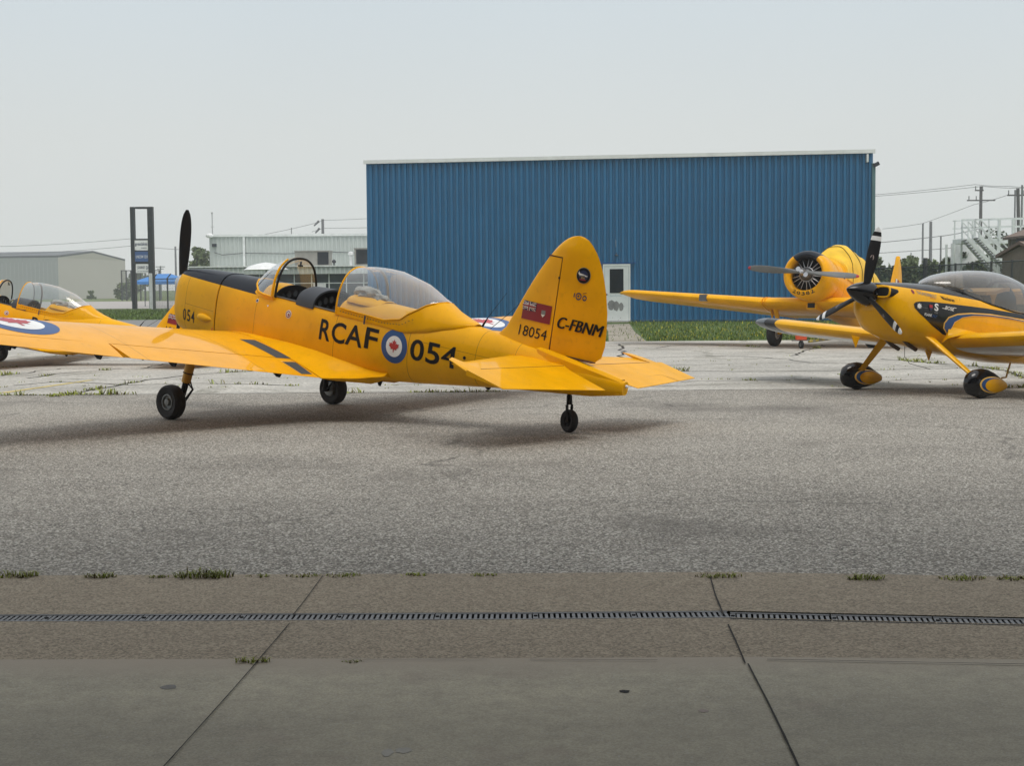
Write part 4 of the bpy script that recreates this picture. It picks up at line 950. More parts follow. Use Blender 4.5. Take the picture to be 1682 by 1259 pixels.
def agz(z0, xmin):
    def f(nt, s, t): return math_(nt, 'MULTIPLY', step(nt, s.outputs[2], z0), step(nt, s.outputs[0], xmin))
    return f
DARKTOP = (0.020, 0.025, 0.034)
fus_paint = paint('fuselage_yellow', YEL, [(0, -.02, .003, 0, 1.5), (0, -1.46, .003, 0, 1.55), (0, -2.62, .003, 0, 1.7), (0, -3.55, .003, 0, 1.75), (0, -4.05, .0025, 0, 1.7), (2, 1.46, .0022, -4.1, -2.7)], extra=(DARKTOP, agz(1.513, -.06)))
cowl_paint = paint('cowl_yellow', (0.76, 0.38, 0.001), [(0, 1.42, .003, 0, 1.5), (2, 1.16, .0022, .8, 1.42)], extra=(DARKTOP, agz(1.513, -9)))
plain_paint = paint('airframe_yellow', YEL)
wing_paint = paint('wing_yellow', (0.85, 0.385, 0.0005), [(1, 1.45, .003, None, None), (1, 2.9, .003, None, None), (1, -1.45, .003, None, None), (1, -2.9, .003, None, None)], rough=.5, var=.07, coat=.55)
red_seam = simple('seam_dark', (0.10, 0.03, 0.01), .8)

def chipmunk(loc, yaw, pitch, roll, num, serial, reg, shift, label):
    R = pose(yaw, pitch, roll); root = thing('propeller_plane', label, 'airplane', loc, 'yellow air force trainers with roundels', R); Ri = R.transposed()
    def gl(p): return Ri @ (Vector(p) - Vector(loc))                      # world -> body
    fy = lambda x, z, k=1: Vector((x, hw(CH, x, z) + .003 * k, z))
    # ---- fuselage (deck opened over the cockpits)
    mb = MB(); xs = [.76, .6, .4, .2, 0, -.15, -.30]
    mb.loft([ring(CH, x) for x in xs], c0=True, c1=False)
    mb.loft([ring(CH, x, clampz=1.56) for x in frange(-.30, -1.42, 8)], c0=False, c1=False, skip=lambda i, j: j < 7 or j >= 41)
    xs = [-1.42, -1.6, -1.8, -2.0, -2.3, -2.6, -2.9, -3.2, -3.5, -3.8, -4.1, -4.4, -4.7, -5.0, -5.25, -5.42]
    mb.loft([ring(CH, x) for x in xs], c0=False, c1=True)
    # side lettering and roundel, port and starboard
    for sg in (1, -1):
        F = lambda k=1: (lambda u, v: Vector((-(1.21 + u) if sg > 0 else -(3.27 - u), sg * (hw(CH, -(1.21 + u) if sg > 0 else -(3.27 - u), v) + .003 * k), v)))
        off = 0 if sg > 0 else 1
        chars = [('R', 0, 1.19), ('C', .205, 1.20), ('A', .435, 1.215), ('F', .745, 1.23)]
        def put(ch, u0, z0, wd=.19, h=.25):
            vf = fit_text(ch, wd, h, .018 if ch != '4' else 0)
            for q_, bo in enumerate((0,) if ch != '4' else (-.008, .008)): decal(mb, vf, F(1 + .6 * q_), INK, .05, (u0 + bo, z0))
        if sg > 0:
            for ch, u0, z0 in chars: put(ch, u0, z0, {'A': .275, 'F': .20, 'C': .225}.get(ch, .185))
            for i, ch in enumerate(num): put(ch, 1.445 + i * .225, 1.235 + i * .006, .195 if ch != '1' else .04, .245)
            cu, cz = 1.205, 1.335
        else:
            for i, ch in enumerate(num): put(ch, .0 + i * .215, 1.245, .165 if ch != '1' else .04, .235)
            for (ch, u0, z0), q in zip(chars, (1.02, 1.25, 1.5, 1.79)): put(ch, q, 1.2, {'A': .24, 'F': .16, 'C': .22}.get(ch, .17))
            cu, cz = .855, 1.335
        decal(mb, disc2d(cu, cz, .196), F(1), BLU, .05); decal(mb, disc2d(cu, cz, .122), F(2), WHI, .05); decal(mb, leaf2d(cu, cz, .098), F(3), RED, .05)
        X = -.632; cu2 = -X - 1.21 if sg > 0 else 3.27 + X
        decal(mb, disc2d(cu2, 1.385, .05), F(1), WHI); decal(mb, disc2d(cu2, 1.385, .041, inner=.030), F(2), DRED); decal(mb, disc2d(cu2 + .006, 1.38, .016), F(2), DRED)
        cu3 = .02 - 1.21 if sg > 0 else 3.25
        decal(mb, disc2d(cu3, 1.447, .024), F(1), WHI); decal(mb, disc2d(cu3, 1.447, .016), F(2), NAVY)
        cu4 = .235 - 1.21 if sg > 0 else 3.0
        decal(mb, disc2d(cu4, 1.42, .012), F(1), WHI)
        cu5 = 3.41 - 1.21 if sg > 0 else -.14
        decal(mb, disc2d(cu5, 1.40, .020), F(1), INK)
    fm = list(DECM); fm[0] = fus_paint
    mb.build('fuselage', fm, root, 40)
    # ---- cowling
    mb = MB(); xs = [1.74, 1.71, 1.66, 1.58, 1.40, 1.2, 1.0, .78]; rr = [ring(CH, x) for x in xs]
    cen = Vector((1.74, 0, 1.2)); inner = [cen + (p - cen) * .8 + Vector((.035, 0, 0)) for p in rr[0]]
    out_ = [[Vector((p.x, p.y * 1.03, 1.2 + (p.z - 1.2) * 1.015)) for p in r] for r in rr]
    mb.loft([inner] + out_, c0=True, c1=False)
    lip = [Vector((.775, p.y * .97, 1.2 + (p.z - 1.2) * .97)) for p in out_[-1]]; mb.loft([out_[-1], lip], c0=False, c1=False)
    fy2 = lambda k: (lambda u, v: Vector((1.50 - u, hw(CH, 1.50 - u, v) * 1.03 + .003 * k, v)))
    for i, ch in enumerate(num): decal(mb, fit_text(ch, .072 if ch != '1' else .02, .155, .008), fy2(1), INK, .05, (.05 + i * .093, .935))
    fm = list(DECM); fm[0] = cowl_paint
    mb.build('cowling', fm, root, 40)
    mb = MB(); mb.loft([[Vector((x, p.y * .94, 1.2 + (p.z - 1.2) * .95)) for p in ring(CH, .77)] for x in (.79, .755)]); mb.build('firewall_gap', mk['matt_black'], root)
    mb = MB(); b0 = Vector((.99, .315, 1.045)); mb.loft([[b0 + Vector((dx, r * .8 * abs(cos(a)) if cos(a) > 0 else -.02, r * sin(a))) for a in [2 * pi * i / 14 for i in range(14)]] for dx, r in ((.12, .012), (.10, .035), (.04, .052), (-.04, .050), (-.12, .030), (-.16, .01))]); mb.build('cowl_blister', cowl_paint, root, 50)
    mb = MB(); mb.lathe([(.0, .13), (.07, .11), (.12, .03), (.13, -.06), (.13, -.10)], (1.84, 0, 1.36), (1, 0, 0), 24); mb.build('spinner', mk['silver'], root)
    mb = MB(); mb.tube([(.86, .27, .80), (.86, .30, .66), (.80, .31, .60)], .022, 8); mb.build('exhaust_pipe', mk['grey_metal'], root)
    mb = MB(); mb.tube([(.52, .55, .87), (.52, .55, 1.00)], .006, 5, 0); mb.build('fuel_marker', mk['red'], root)
    # ---- propeller
    prop = MB(); blade_mesh(prop, (1.88, 0, 1.34), (1, 0, 0), (.035, .02, 1), 1.0, .150, (-62, -30), m=0, c0=.62); pb = prop.build('propeller_blade', mk['matt_black'], root, 60)
    prop = MB(); blade_mesh(prop, (1.88, 0, 1.34), (1, 0, 0), (.0, -.02, -1), 1.0, .150, (-62, -30), m=0, c0=.62); prop.build('propeller_blade', mk['matt_black'], root, 60)
    # ---- cockpit tub, panels, hood
    mb = MB(); tub = [[Vector((x, p.y * .93, max(p.z, .82) if p.z < 1.2 else p.z)) for p in ring(CH, x, clampz=1.55)] for x in frange(-.30, -1.44, 5)]
    mb.loft(tub, c0=True, c1=True, skip=lambda i, j: j < 7 or j >= 41)
    mb.build('cockpit_tub', mk['interior'], root, 40)
    def panel_(x, zc_, w_, zt_, n=18, name='instrument_panel'):
        m_ = MB(); pts = [Vector((x, w_ * cos(a), 1.50 + (zt_ - 1.50) * sin(a) ** .8)) for a in [pi * i / n for i in range(n + 1)]] + [Vector((x, -w_, 1.2)), Vector((x, w_, 1.2))]
        m_.prism(pts, (.03, 0, 0), 0)
        for dy, dz, r in ((-.19, 1.55, .042), (-.09, 1.585, .046), (.01, 1.60, .046), (.11, 1.585, .046), (.20, 1.55, .040), (-.15, 1.46, .04), (-.05, 1.48, .042), (.06, 1.48, .042), (.17, 1.45, .04), (0, 1.38, .04), (.12, 1.36, .035), (-.12, 1.36, .035)):
            zz = dz + (zt_ - 1.70) * .8
            m_.lathe([(r, 0), (r, -.012), (r * .86, -.012), (r * .84, -.004)], (x - .001, dy, zz), (1, 0, 0), 16, 2); m_.lathe([(r * .84, -.004), (0, -.0035)], (x - .001, dy, zz), (1, 0, 0), 16, 1)
        m_.build(name, [mk['interior'], mk['gauge'], mk['matt_black']], root, 40)
    panel_(-.33, 1.5, .315, 1.70)
    panel_(-.98, 1.5, .315, 1.74)
    mb = MB(); rings = []
    for x, s_ in ((-.66, .86), (-.70, .97), (-.80, 1.0), (-1.02, 1.03)):
        o_ = [Vector((x, .335 * s_ * cos(a), 1.52 + .235 * s_ * sin(a) ** .75)) for a in [pi * i / 20 for i in range(21)]]; rings.append(o_)
    inn = [[Vector((p.x, p.y * .93, 1.52 + (p.z - 1.52) * .9)) for p in r] for r in rings]
    full = [a + b[::-1] for a, b in zip(rings, inn)]; mb.loft(full, True, True, True); mb.build('panel_hood', mk['hood'], root, 50)
    mb = MB(); mb.box((-.5, 0, 1.08), (.1, .42, .6)); mb.box((-.42, 0, .86), (.25, .42, .12)); mb.build('seat', mk['interior'], root)
    mb = MB(); mb.box((-1.36, 0, 1.25), (.08, .42, .7)); mb.build('seat', mk['interior'], root)
    for sg in (1, -1):
        mb = MB(); mb.tube([(x, sg * (hw(CH, x, 1.545) - .004), 1.556) for x in frange(-.33, -1.46, 6)], .012, 6); mb.build('canopy_rail', simple('rail_grey', (.07, .075, .075), .5) if 'rail_grey' not in bpy.data.materials else bpy.data.materials['rail_grey'], root)
    # ---- windscreen
    nb = 17
    def wsB(t):                                  # base curve, t -1..1 (port positive)
        a = abs(t); P = [(.27, 0, 1.685), (.24, .12, 1.672), (.14, .23, 1.625), (.02, .30, 1.56), (-.12, .335, 1.545), (-.30, .352, 1.545)]; f = a * 5; i = min(4, int(f)); q = Vector(P[i]).lerp(Vector(P[i + 1]), f - i); return Vector((q.x, q.y * (1 if t > 0 else -1), q.z))
    def wsA(t):
        a = t * pi / 2; return Vector((-.30, .352 * math.copysign(abs(sin(a)) ** .82, t), 1.545 + .505 * abs(cos(a)) ** .85))
    T_ = frange(-1, 1, 33); mb = MB(); rg = []
    for k in range(7):
        f = k / 6; r = []
        for t in T_:
            p = wsB(t).lerp(wsA(t), f); b_ = sin(f * pi) * .035 * (1 - abs(t) ** 3); r.append(p + Vector((b_ * .6, 0, b_)))
        rg.append(r)
    mb.loft(rg, closed=False, c0=False, c1=False); ws = mb.build('windscreen', canopy_glass, root, 80, fixn=False)
    mb = MB()
    for f_, wd in ((wsB, .013),): mb.tube([f_(t) for t in T_], wd, 8)
    mb.tube([wsA(t) + Vector((.005, 0, 0)) for t in T_ if t > .2], .013, 8); mb.tube([wsA(t) + Vector((.012, 0, 0)) for t in T_ if t > .45], .014, 8)
    low = [[wsB(t) + Vector((0, 0, .0)), Vector((wsB(t).x, math.copysign(hw(CH, wsB(t).x, wsB(t).z - .05) + .006, t), wsB(t).z - .05))] for t in T_ if t > .45]
    mb.add([q for p in low for q in p], [(2 * i, 2 * i + 1, 2 * i + 3, 2 * i + 2) for i in range(len(low) - 1)])
    fr_ = mb.build('frame', plain_paint, root, 50); fr_.parent = ws
    mb = MB(); mb.tube([Vector((-.335, wsA(t).y * .965, 1.545 + (wsA(t).z - 1.545) * .975)) for t in T_], .0145, 8); mb.build('roll_hoop', mk['matt_black'], root, 50)
    mb = MB(); mb.tube([(-.36, .0, 2.0), (-.38, .02, 1.96)], .012, 6); mb.box((-.39, .03, 1.955), (.015, .07, .02)); mb.build('compass_bracket', mk['matt_black'], root)
    mb = MB(); mb.tube([(-.35, -.30, 1.62), (-.42, -.30, 1.66), (-.46, -.3, 1.60)], .018, 6); mb.build('latch', mk['silver'], root)
    # ---- sliding canopy
    def interp(P, x):
        if x >= P[0][0]: return P[0][1]
        for a, b in zip(P, P[1:]):
            if a[0] >= x >= b[0]: t = (a[0] - x) / (a[0] - b[0]); t = t * t * (3 - 2 * t) * .35 + t * .65; return a[1] * (1 - t) + b[1] * t
        return P[-1][1]
    TOP = [(-1.42, 2.105), (-1.65, 2.15), (-2.0, 2.165), (-2.4, 2.10), (-2.79, 1.945), (-3.0, 1.845), (-3.2, 1.79), (-3.36, 1.762)]
    LOW = [(-1.42, 1.53), (-2.2, 1.53), (-2.5, 1.515), (-2.8, 1.575), (-3.1, 1.665), (-3.36, 1.745)]
    GLZ = [(-1.42, 9), (-1.6, 7), (-2.2, 6), (-2.45, 13), (-2.65, 33), (-2.78, 58), (-2.84, 90), (-9, 90)]
    XS = [-1.42, -1.5, -1.6, -1.75, -1.9, -2.05, -2.2, -2.33, -2.45, -2.55, -2.65, -2.72, -2.78, -2.84, -2.95, -3.05, -3.15, -3.25, -3.34]
    def S_(x, th):                                # surface point, th 0..180 deg
        a = radians(th); zl = interp(LOW, x); zt_ = interp(TOP, x); yb = hw(CH, x, zl) + .012; ca, sa = cos(a), sin(a)
        bulge = 1 + .07 * sin(min(a, pi - a) * 2) if x > -2.7 else 1
        return Vector((x + shift, yb * math.copysign(abs(ca) ** .80, ca) * bulge, zl + (zt_ - zl) * sa ** .95))
    mb = MB(); rg = []
    for x in XS[:14]:
        g_ = min(89.5, interp(GLZ, x)); rg.append([S_(x, g_ + (180 - 2 * g_) * i / 24) for i in range(25)])
    mb.loft(rg, closed=False, c0=False, c1=False); cg = mb.build('canopy', canopy_glass, root, 80, fixn=False)
    mb = MB()
    for sd_ in (0, 1):
        rg = []
        for x in XS:
            g_ = min(90, interp(GLZ, x)); l_ = [S_(x, g_ * i / 10) for i in range(11)]; i_ = [Vector((p.x, p.y * .985, p.z - .004)) for p in l_]
            r = l_ + i_[::-1]; rg.append([Vector((p.x, -p.y, p.z)) for p in r] if sd_ else r)
        mb.loft(rg, True, True, True)
    mb.tube([S_(-1.42, t) for t in frange(0, 105, 18)], .011, 8); mb.tube([S_(-1.42, t) for t in frange(105, 180, 13)], .009, 8, 2)
    for sg in (1, -1):
        mb.tube([Vector((p.x, sg * abs(p.y) + sg * .004, p.z + .004)) for p in [S_(x, min(90, interp(GLZ, x))) for x in XS[1:14]]], .008, 6)
    # rivets along the skirt
    for i in range(26):
        x = -1.5 - i * .045; p = S_(x, min(90, interp(GLZ, x)) * .55); mb.sphere(p + Vector((0, .003, 0)), .006, 1, 6)
    fr_ = mb.build('frame', [plain_paint, mk['walk'], mk['grey_metal']], root, 50); fr_.parent = cg
    mb = MB(); mb.tube([Vector((p.x, p.y * .97, p.z - .012)) for p in [S_(-1.60, t) for t in frange(95, 176, 16)]], .018, 6)
    h2 = mb.build('inner_hoop', mk['grey_metal'], root); h2.parent = cg
    mb = MB(); mb.box((-1.93 + shift, .372, 1.555), (.018, .012, .10)); h2 = mb.build('catch', mk['walk'], root, smooth=0); h2.parent = cg
    mb = MB(); mb.sphere((-1.60, .02, 1.80), .15, 0, 10, (1.35, .9, .62), .45, 3); mb.sphere((-1.76, .0, 1.79), .10, 0, 10, (1.5, 1, .5), .5, 7); mb.build('headrest_cover', mk['cloth'], root, 70)
    mb = MB(); mb.loft([[Vector((x, y_ * sc_, 1.70 + (zz - 1.70) * sc_)) for y_, zz in [(.26 * cos(a), 1.70 + .10 * sin(a)) for a in [pi * i / 12 for i in range(13)]]] for x, sc_ in ((-1.44, .8), (-1.5, 1.0), (-1.75, 1.0), (-1.95, .7))], closed=False, c0=False, c1=False); mb.build('deck_fairing', plain_paint, root, 60)
    # ---- wings
    xl = lambda y: .50 - .085 * (y - .4) if y < 4.7 else .135 - .33 * ((y - 4.7) / .5) ** 2.4
    xt = lambda y: -1.73 + .172 * (y - .5) if y < 4.7 else -1.008 + .30 * ((y - 4.7) / .5) ** 2.4
    zl = lambda y: .80 + .083 * y; zt2 = lambda y: .765 + .083 * y
    tp = lambda y: 1 if y < 4.7 else max(.12, sqrt(max(0, 1 - ((y - 4.7) / .505) ** 2)))
    hu = lambda y: (.095 - .003 * y) * tp(y); hl = lambda y: .05 * tp(y)
    up, lo = wing_fns(xl, xt, zl, zt2, hu, hl)
    for sg in (1, -1):
        mb = MB(); A_ = lambda y, s0, s1: aero_ring(xl, xt, up, lo, y, s0, s1, sg)
        mb.loft([A_(y, 0, 1) for y in (.22, .45, .715)]); mb.loft([A_(y, 0, .74) for y in (.715, 1.2, 1.8, 2.4, 3.0, 3.6, 4.2, 4.62)]); mb.loft([A_(y, 0, 1) for y in (4.63, 4.7, 4.85, 4.97, 5.07, 5.14, 5.18, 5.2)])
        Wf = lambda k, dx=0: (lambda u, v: Vector((u, sg * v, up(u, v) + .0025 * k)))
        cx, cy = -.24, 3.86
        decal(mb, disc2d(cx, cy, .47), Wf(1), BLU, .08); decal(mb, disc2d(cx, cy, .315), Wf(2), WHI, .08)
        lv = [(cx + (yy - .15) * .27, cy - xx * .27) for xx, yy in LEAF]; decal(mb, poly2d(lv), Wf(3), RED, .06)
        decal(mb, poly2d([(-.46, .70), (-.46, .94), (-1.13, .93), (-1.13, .70)]), Wf(1), WALK, .08)
        fm = list(DECM); fm[0] = wing_paint; wg = mb.build('wing', fm, root, 40)
        def sub(name, m_, mat, sm=40): o_ = m_.build(name, mat, root, sm); o_.parent = wg; return o_
        m_ = MB(); m_.loft([A_(y, .748, 1) for y in (.735, 1.3, 2.0, 2.7, 3.11)])
        decal(m_, poly2d([(-1.255, .74), (-1.255, .95), (-1.60, .95), (-1.60, .78)]), Wf(1), WALK, .08)
        for q in ([(-1.235, .735), (-1.235, .965), (-1.25, .965), (-1.25, .735)], [(-1.235, .965), (-1.62, .965), (-1.62, .955), (-1.235, .955)]): decal(m_, poly2d(q), Wf(2), LYEL, .08)
        sub('flap', m_, fm)
        m_ = MB(); rA = [A_(y, .748, 1) for y in (3.13, 3.7, 4.2, 4.62)]
        rA[0] = [Vector((p.x, p.y + sg * .07 * ((xl(3.13) - .748 * (xl(3.13) - xt(3.13))) - p.x) / .36, p.z + .006)) for p in rA[0]]
        m_.loft(rA); sub('aileron', m_, wing_paint)
        m_ = MB(); r1 = [[Vector((xl(y) - s * (xl(y) - xt(y)), sg * y, up(xl(y) - s * (xl(y) - xt(y)), y) - .004)) for s in (.733, .7505)] for y in frange(.72, 4.62, 12)]; m_.loft(r1, closed=False, c0=False, c1=False); sub('hinge_gap', m_, red_seam, 0)
        for y in (1.0, 2.4, 3.3, 4.3):
            x = xl(y) - .80 * (xl(y) - xt(y)); m_ = MB(); m_.loft([[Vector((x + .10, sg * (y + .012), lo(x, y) + .01)), Vector((x + .10, sg * (y - .012), lo(x, y) + .01)), Vector((x - .10, sg * (y - .012), lo(x, y) + .01)), Vector((x - .10, sg * (y + .012), lo(x, y) + .01))], [Vector((x - .02, sg * (y + .01), lo(x, y) - .055)), Vector((x - .02, sg * (y - .01), lo(x, y) - .055)), Vector((x - .07, sg * (y - .01), lo(x, y) - .055)), Vector((x - .07, sg * (y + .01), lo(x, y) - .055))]]); sub('hinge_bracket', m_, mk['ink'], 0)
        # root fillet
        ZF = [(.45, .92), (.2, .985), (-.2, 1.03), (-.65, 1.05), (-1.2, 1.045), (-1.7, 1.01), (-2.0, .985), (-2.2, .985), (-2.3, 1.0)]
        YO = [(.45, .42), (.2, .50), (-.2, .58), (-.65, .66), (-1.2, .71), (-1.7, .725), (-1.9, .60), (-2.1, .47), (-2.3, .35)]
        ZB = [(.45, .72), (-1.7, .76), (-2.0, .80), (-2.3, .93)]
        m_ = MB(); rg = []
        for x in (.45, .33, .2, 0, -.2, -.45, -.7, -.95, -1.2, -1.45, -1.6, -1.7, -1.8, -1.9, -2.0, -2.1, -2.2, -2.3):
            zf, yo = interp(ZF, x), interp(YO, x); zo = (up(x, yo) + .003) if x > -1.70 else interp([(-1.70, up(-1.70, .725)), (-2.0, .875), (-2.3, .955)], x)
            p0 = Vector((x, hw(CH, x, zf) - .003, zf)); p2 = Vector((x, yo, zo)); p1 = Vector((x, hw(CH, x, zf) * .45 + yo * .55 - .02, zo + .01))
            r = [(p0 * (1 - t) ** 2 + p1 * 2 * t * (1 - t) + p2 * t * t) for t in frange(0, 1, 9)]; zb_2 = interp(ZB, x)
            r += [Vector((x, yo - .004, min(zo - .004, zo - .01))), Vector((x, .5 * yo + .1, zb_2 + .02)), Vector((x, .20, zb_2))]
            rg.append([Vector((p.x, sg * p.y, p.z)) for p in r])
        m_.loft(rg); m_.build('wing_fillet', plain_paint, root, 60)
    # ---- fin and rudder
    def table(P, z):
        for a, b in zip(P, P[1:]):
            if a[0] <= z <= b[0]: t = (z - a[0]) / (b[0] - a[0]); return a[1] * (1 - t) + b[1] * t
        return P[0][1] if z < P[0][0] else P[-1][1]
    FL = [(1.60, -3.50), (1.74, -3.66), (1.82, -3.74), (2.0, -3.83), (2.2, -3.925), (2.45, -4.055), (2.68, -4.20), (2.78, -4.27), (2.86, -4.35), (2.91, -4.42), (2.935, -4.48), (2.945, -4.54)]
    RT = [(1.66, -4.98), (1.72, -5.06), (1.78, -5.09), (2.1, -5.07), (2.3, -5.03), (2.5, -4.965), (2.65, -4.90), (2.78, -4.82), (2.87, -4.735), (2.92, -4.67), (2.94, -4.61), (2.945, -4.57)]
    def th(f): return .052 * naca(min(1, f)) 
    mb = MB(); rg = []
    for z in (1.60, 1.66, 1.74, 1.78, 1.82, 1.85, 1.95, 2.05, 2.15, 2.25, 2.35, 2.5, 2.68):
        a = table(FL, z); b = -4.395; c_full = a - table(RT, z); r = []
        k_ = (1 + .6 * max(0, (1.85 - z)) / .25) 
        for s in frange(0, 1, 16): x = a + (b - a) * s ** 1.5; r.append(Vector((x, th((a - x) / c_full) * k_ + .0005, z)))
        rg.append(r + [Vector((p.x, -p.y, p.z)) for p in r[::-1]])
    mb.loft(rg)
    def finy(x, z, k=1): a = table(FL, z); return th((a - x) / (a - table(RT, z))) * (1 + .6 * max(0, (1.85 - z)) / .25) + .004 + .003 * k
    for sg in (1, -1):
        Ff = lambda k: (lambda u, v: Vector((-(3.965 + u) if sg > 0 else -(4.36 - u), sg * finy(-(3.965 + u) if sg > 0 else -(4.36 - u), v, k), v)))
        o_ = -.006 
        decal(mb, poly2d([(0.0, 1.955), (.40, 1.955), (.40, 2.155), (.0, 2.155)]), Ff(1), DRED)
        union_flag(mb, lambda u, v, k: Ff(k + 1)(u, v), 0.0, 2.055, .19, .10, (NAVY, WHI, DRED))
        decal(mb, poly2d([(.27, 2.09), (.325, 2.09), (.325, 2.05), (.2975, 2.015), (.27, 2.05)]), Ff(2), GREY); decal(mb, poly2d([(.27, 2.045), (.325, 2.045), (.2975, 2.015)]), Ff(3), WHI)
        decal(mb, fit_text(serial, .385, .112, .0), Ff(1), INK, .07, (.0, 1.775))
    fm = list(DECM); fm[0] = plain_paint; mb.build('fin', fm, root, 50)
    mb = MB(); rg = []; zs = [1.665, 1.72, 1.85, 2.0, 2.2, 2.4, 2.6, 2.695]
    def rrow(z, a, b, cf, aa):
        r = []
        for s in frange(0, 1, 11): x = a + (b - a) * s; r.append(Vector((x, th((aa - x) / cf) * (1 if z < 2.86 else max(.25, (2.96 - z) / .1)) + .001, z)))
        return r + [Vector((p.x, -p.y, p.z)) for p in r[::-1]]
    for z in zs:
        aa = table(FL, z); b = table(RT, z); rg.append(rrow(z, -4.41, b, aa - b, aa))
    mb.loft(rg)
    rg = []
    for z in (2.695, 2.75, 2.80, 2.84, 2.87, 2.895, 2.915, 2.93, 2.94, 2.945):
        aa = table(FL, z); b = table(RT, z); r = []
        for s in frange(0, 1, 11): x = aa + (b - aa) * s; r.append(Vector((x, th(s) * min(1, .25 + (2.95 - z) * 5) + .0005, z)))
        rg.append(r + [Vector((p.x, -p.y, p.z)) for p in r[::-1]])
    mb.loft(rg)
    def rudy(x, z, k=1): aa = table(FL, z); return th((aa - x) / (aa - table(RT, z))) + .003 + .003 * k
    for sg in (1, -1):
        Rf = lambda k: (lambda u, v: Vector((-(4.45 + u) if sg > 0 else -(5.05 - u), sg * rudy(-(4.45 + u) if sg > 0 else -(5.05 - u), v, k), v)))
        c1_, c2_ = (.25, 2.545) if sg > 0 else (.35, 2.545)
        if reg:
            for q_, bo in enumerate((-.007, 0, .007)):
                decal(mb, fit_text(reg, .575, .125, 0, .28), Rf(1 + .5 * q_), INK, .07, (.016 + bo, 1.94))
            decal(mb, disc2d(c1_, c2_, .088), Rf(1), GOLD, .05); decal(mb, disc2d(c1_, c2_, .083), Rf(2), NAVY, .05); decal(mb, disc2d(c1_, c2_, .078, inner=.056), Rf(3), INK, .05)
            pl = [(-.062, .018), (-.052, .040), (-.044, .020), (.0, .014), (.045, .002), (.06, 0), (.045, -.008), (.0, -.006), (-.05, .0)]
            decal(mb, poly2d([(c1_ + x, c2_ + y) for x, y in pl]), Rf(4), WHI, .05); decal(mb, poly2d([(c1_ - .05, c2_ - .004), (c1_ + .02, c2_ + .004), (c1_ + .03, c2_ - .008), (c1_ - .05, c2_ - .012)]), Rf(5), GREY, .05)
            decal(mb, fit_text('80th', .045, .022, .01), Rf(4), GOLD, .05, (c1_ - .02, c2_ - .036)); decal(mb, poly2d([(c1_ - .04, c2_ - .05), (c1_ + .04, c2_ - .05), (c1_ + .035, c2_ - .042), (c1_ - .035, c2_ - .042)]), Rf(4), RED, .05)
            decal(mb, poly2d([(c1_ - .085, 2.30), (c1_ - .073, 2.30), (c1_ - .069, 2.345), (c1_ - .081, 2.345)]), Rf(1), NAVY)
            decal(mb, disc2d(c1_ - .022, 2.317, .036, .040, inner=.026), Rf(1), NAVY, .05); decal(mb, leaf2d(c1_ - .022, 2.317, .018), Rf(2), NAVY, .05); decal(mb, disc2d(c1_ + .054, 2.31, .026, .03, inner=.016), Rf(1), NAVY, .05)
            decal(mb, poly2d([(c1_ + .02, 2.358), (c1_ + .07, 2.372), (c1_ + .07, 2.366), (c1_ + .03, 2.352)]), Rf(1), DRED, .05)
    rd = mb.build('rudder', fm, root, 50)
    mb = MB(); mb.box((-4.402, 0, 2.18), (.012, .088, 1.03)); mb.box((-4.30, 0, 2.689), (.19, .07, .012)); mb.box((-4.69, 0, 1.655), (.56, .075, .012)); o_ = mb.build('hinge_gap', red_seam, root, smooth=0)
    mb = MB(); mb.lathe([(0, .055), (.014, .055), (.014, -.055), (0, -.055)], (-4.40, 0, 2.47), (0, 1, 0), 10); mb.build('hinge_pin', mk['ink'], root)
    # dorsal fairing under the fin
    mb = MB(); rg = []
    for x, w_, zt3 in ((-4.15, .02, 1.70), (-4.3, .11, 1.70), (-4.5, .125, 1.675), (-4.8, .11, 1.64), (-5.1, .08, 1.60), (-5.38, .045, 1.56)):
        zb4 = zt3 - .16; rg.append([Vector((x, w_, zb4)), Vector((x, w_ * .95, zt3 - .03)), Vector((x, w_ * .5, zt3)), Vector((x, -w_ * .5, zt3)), Vector((x, -w_ * .95, zt3 - .03)), Vector((x, -w_, zb4))])
    mb.loft(rg, closed=False, c0=False, c1=False); mb.build('tail_fairing', plain_paint, root, 40)
    # ---- tailplane
    def slab(rows, t):                     # rows: (y, xa, za, xb, zb)
        rg = []
        for y, xa, za_, xb, zb5, ta, tb_ in rows:
            r = []
            for s in frange(0, 1, 7):
                h = ta * (1 - s) + tb_ * s; h *= (sin(min(1, s * 3) * pi / 2) if t == 'le' else 1); r.append((xa + (xb - xa) * s, za_ + (zb5 - za_) * s, h))
            rg.append([Vector((x, y, z + h)) for x, z, h in r] + [Vector((x, y, z - h)) for x, z, h in r[::-1]])
        return rg
    ZE = 1.545
    for sg in (1, -1):
        mb = MB(); mb.loft([[Vector((p.x, p.y * sg, p.z)) for p in r] for r in slab([(y, -3.98 - .225 * (y - .1), ZE, -4.69, ZE, .030, .028) for y in (.05, .5, 1.0, 1.50)], 'le')])
        tpn = mb.build('tailplane', plain_paint, root, 40)
        mb = MB(); dr_ = .13
        def E_(y, xb, ta=.027): return (y, -4.705, ZE, xb, ZE - dr_ * (-4.705 - xb), ta, .003)
        mb.loft([[Vector((p.x, p.y * sg, p.z)) for p in r] for r in slab([E_(.13, -4.74), E_(.20, -5.02), E_(.30, -5.38), E_(.8, -5.315), E_(1.3, -5.245), E_(1.52, -5.215), E_(1.74, -5.185)], 'e')])
        hz = lambda x: ZE - dr_ * (-4.705 - x) 
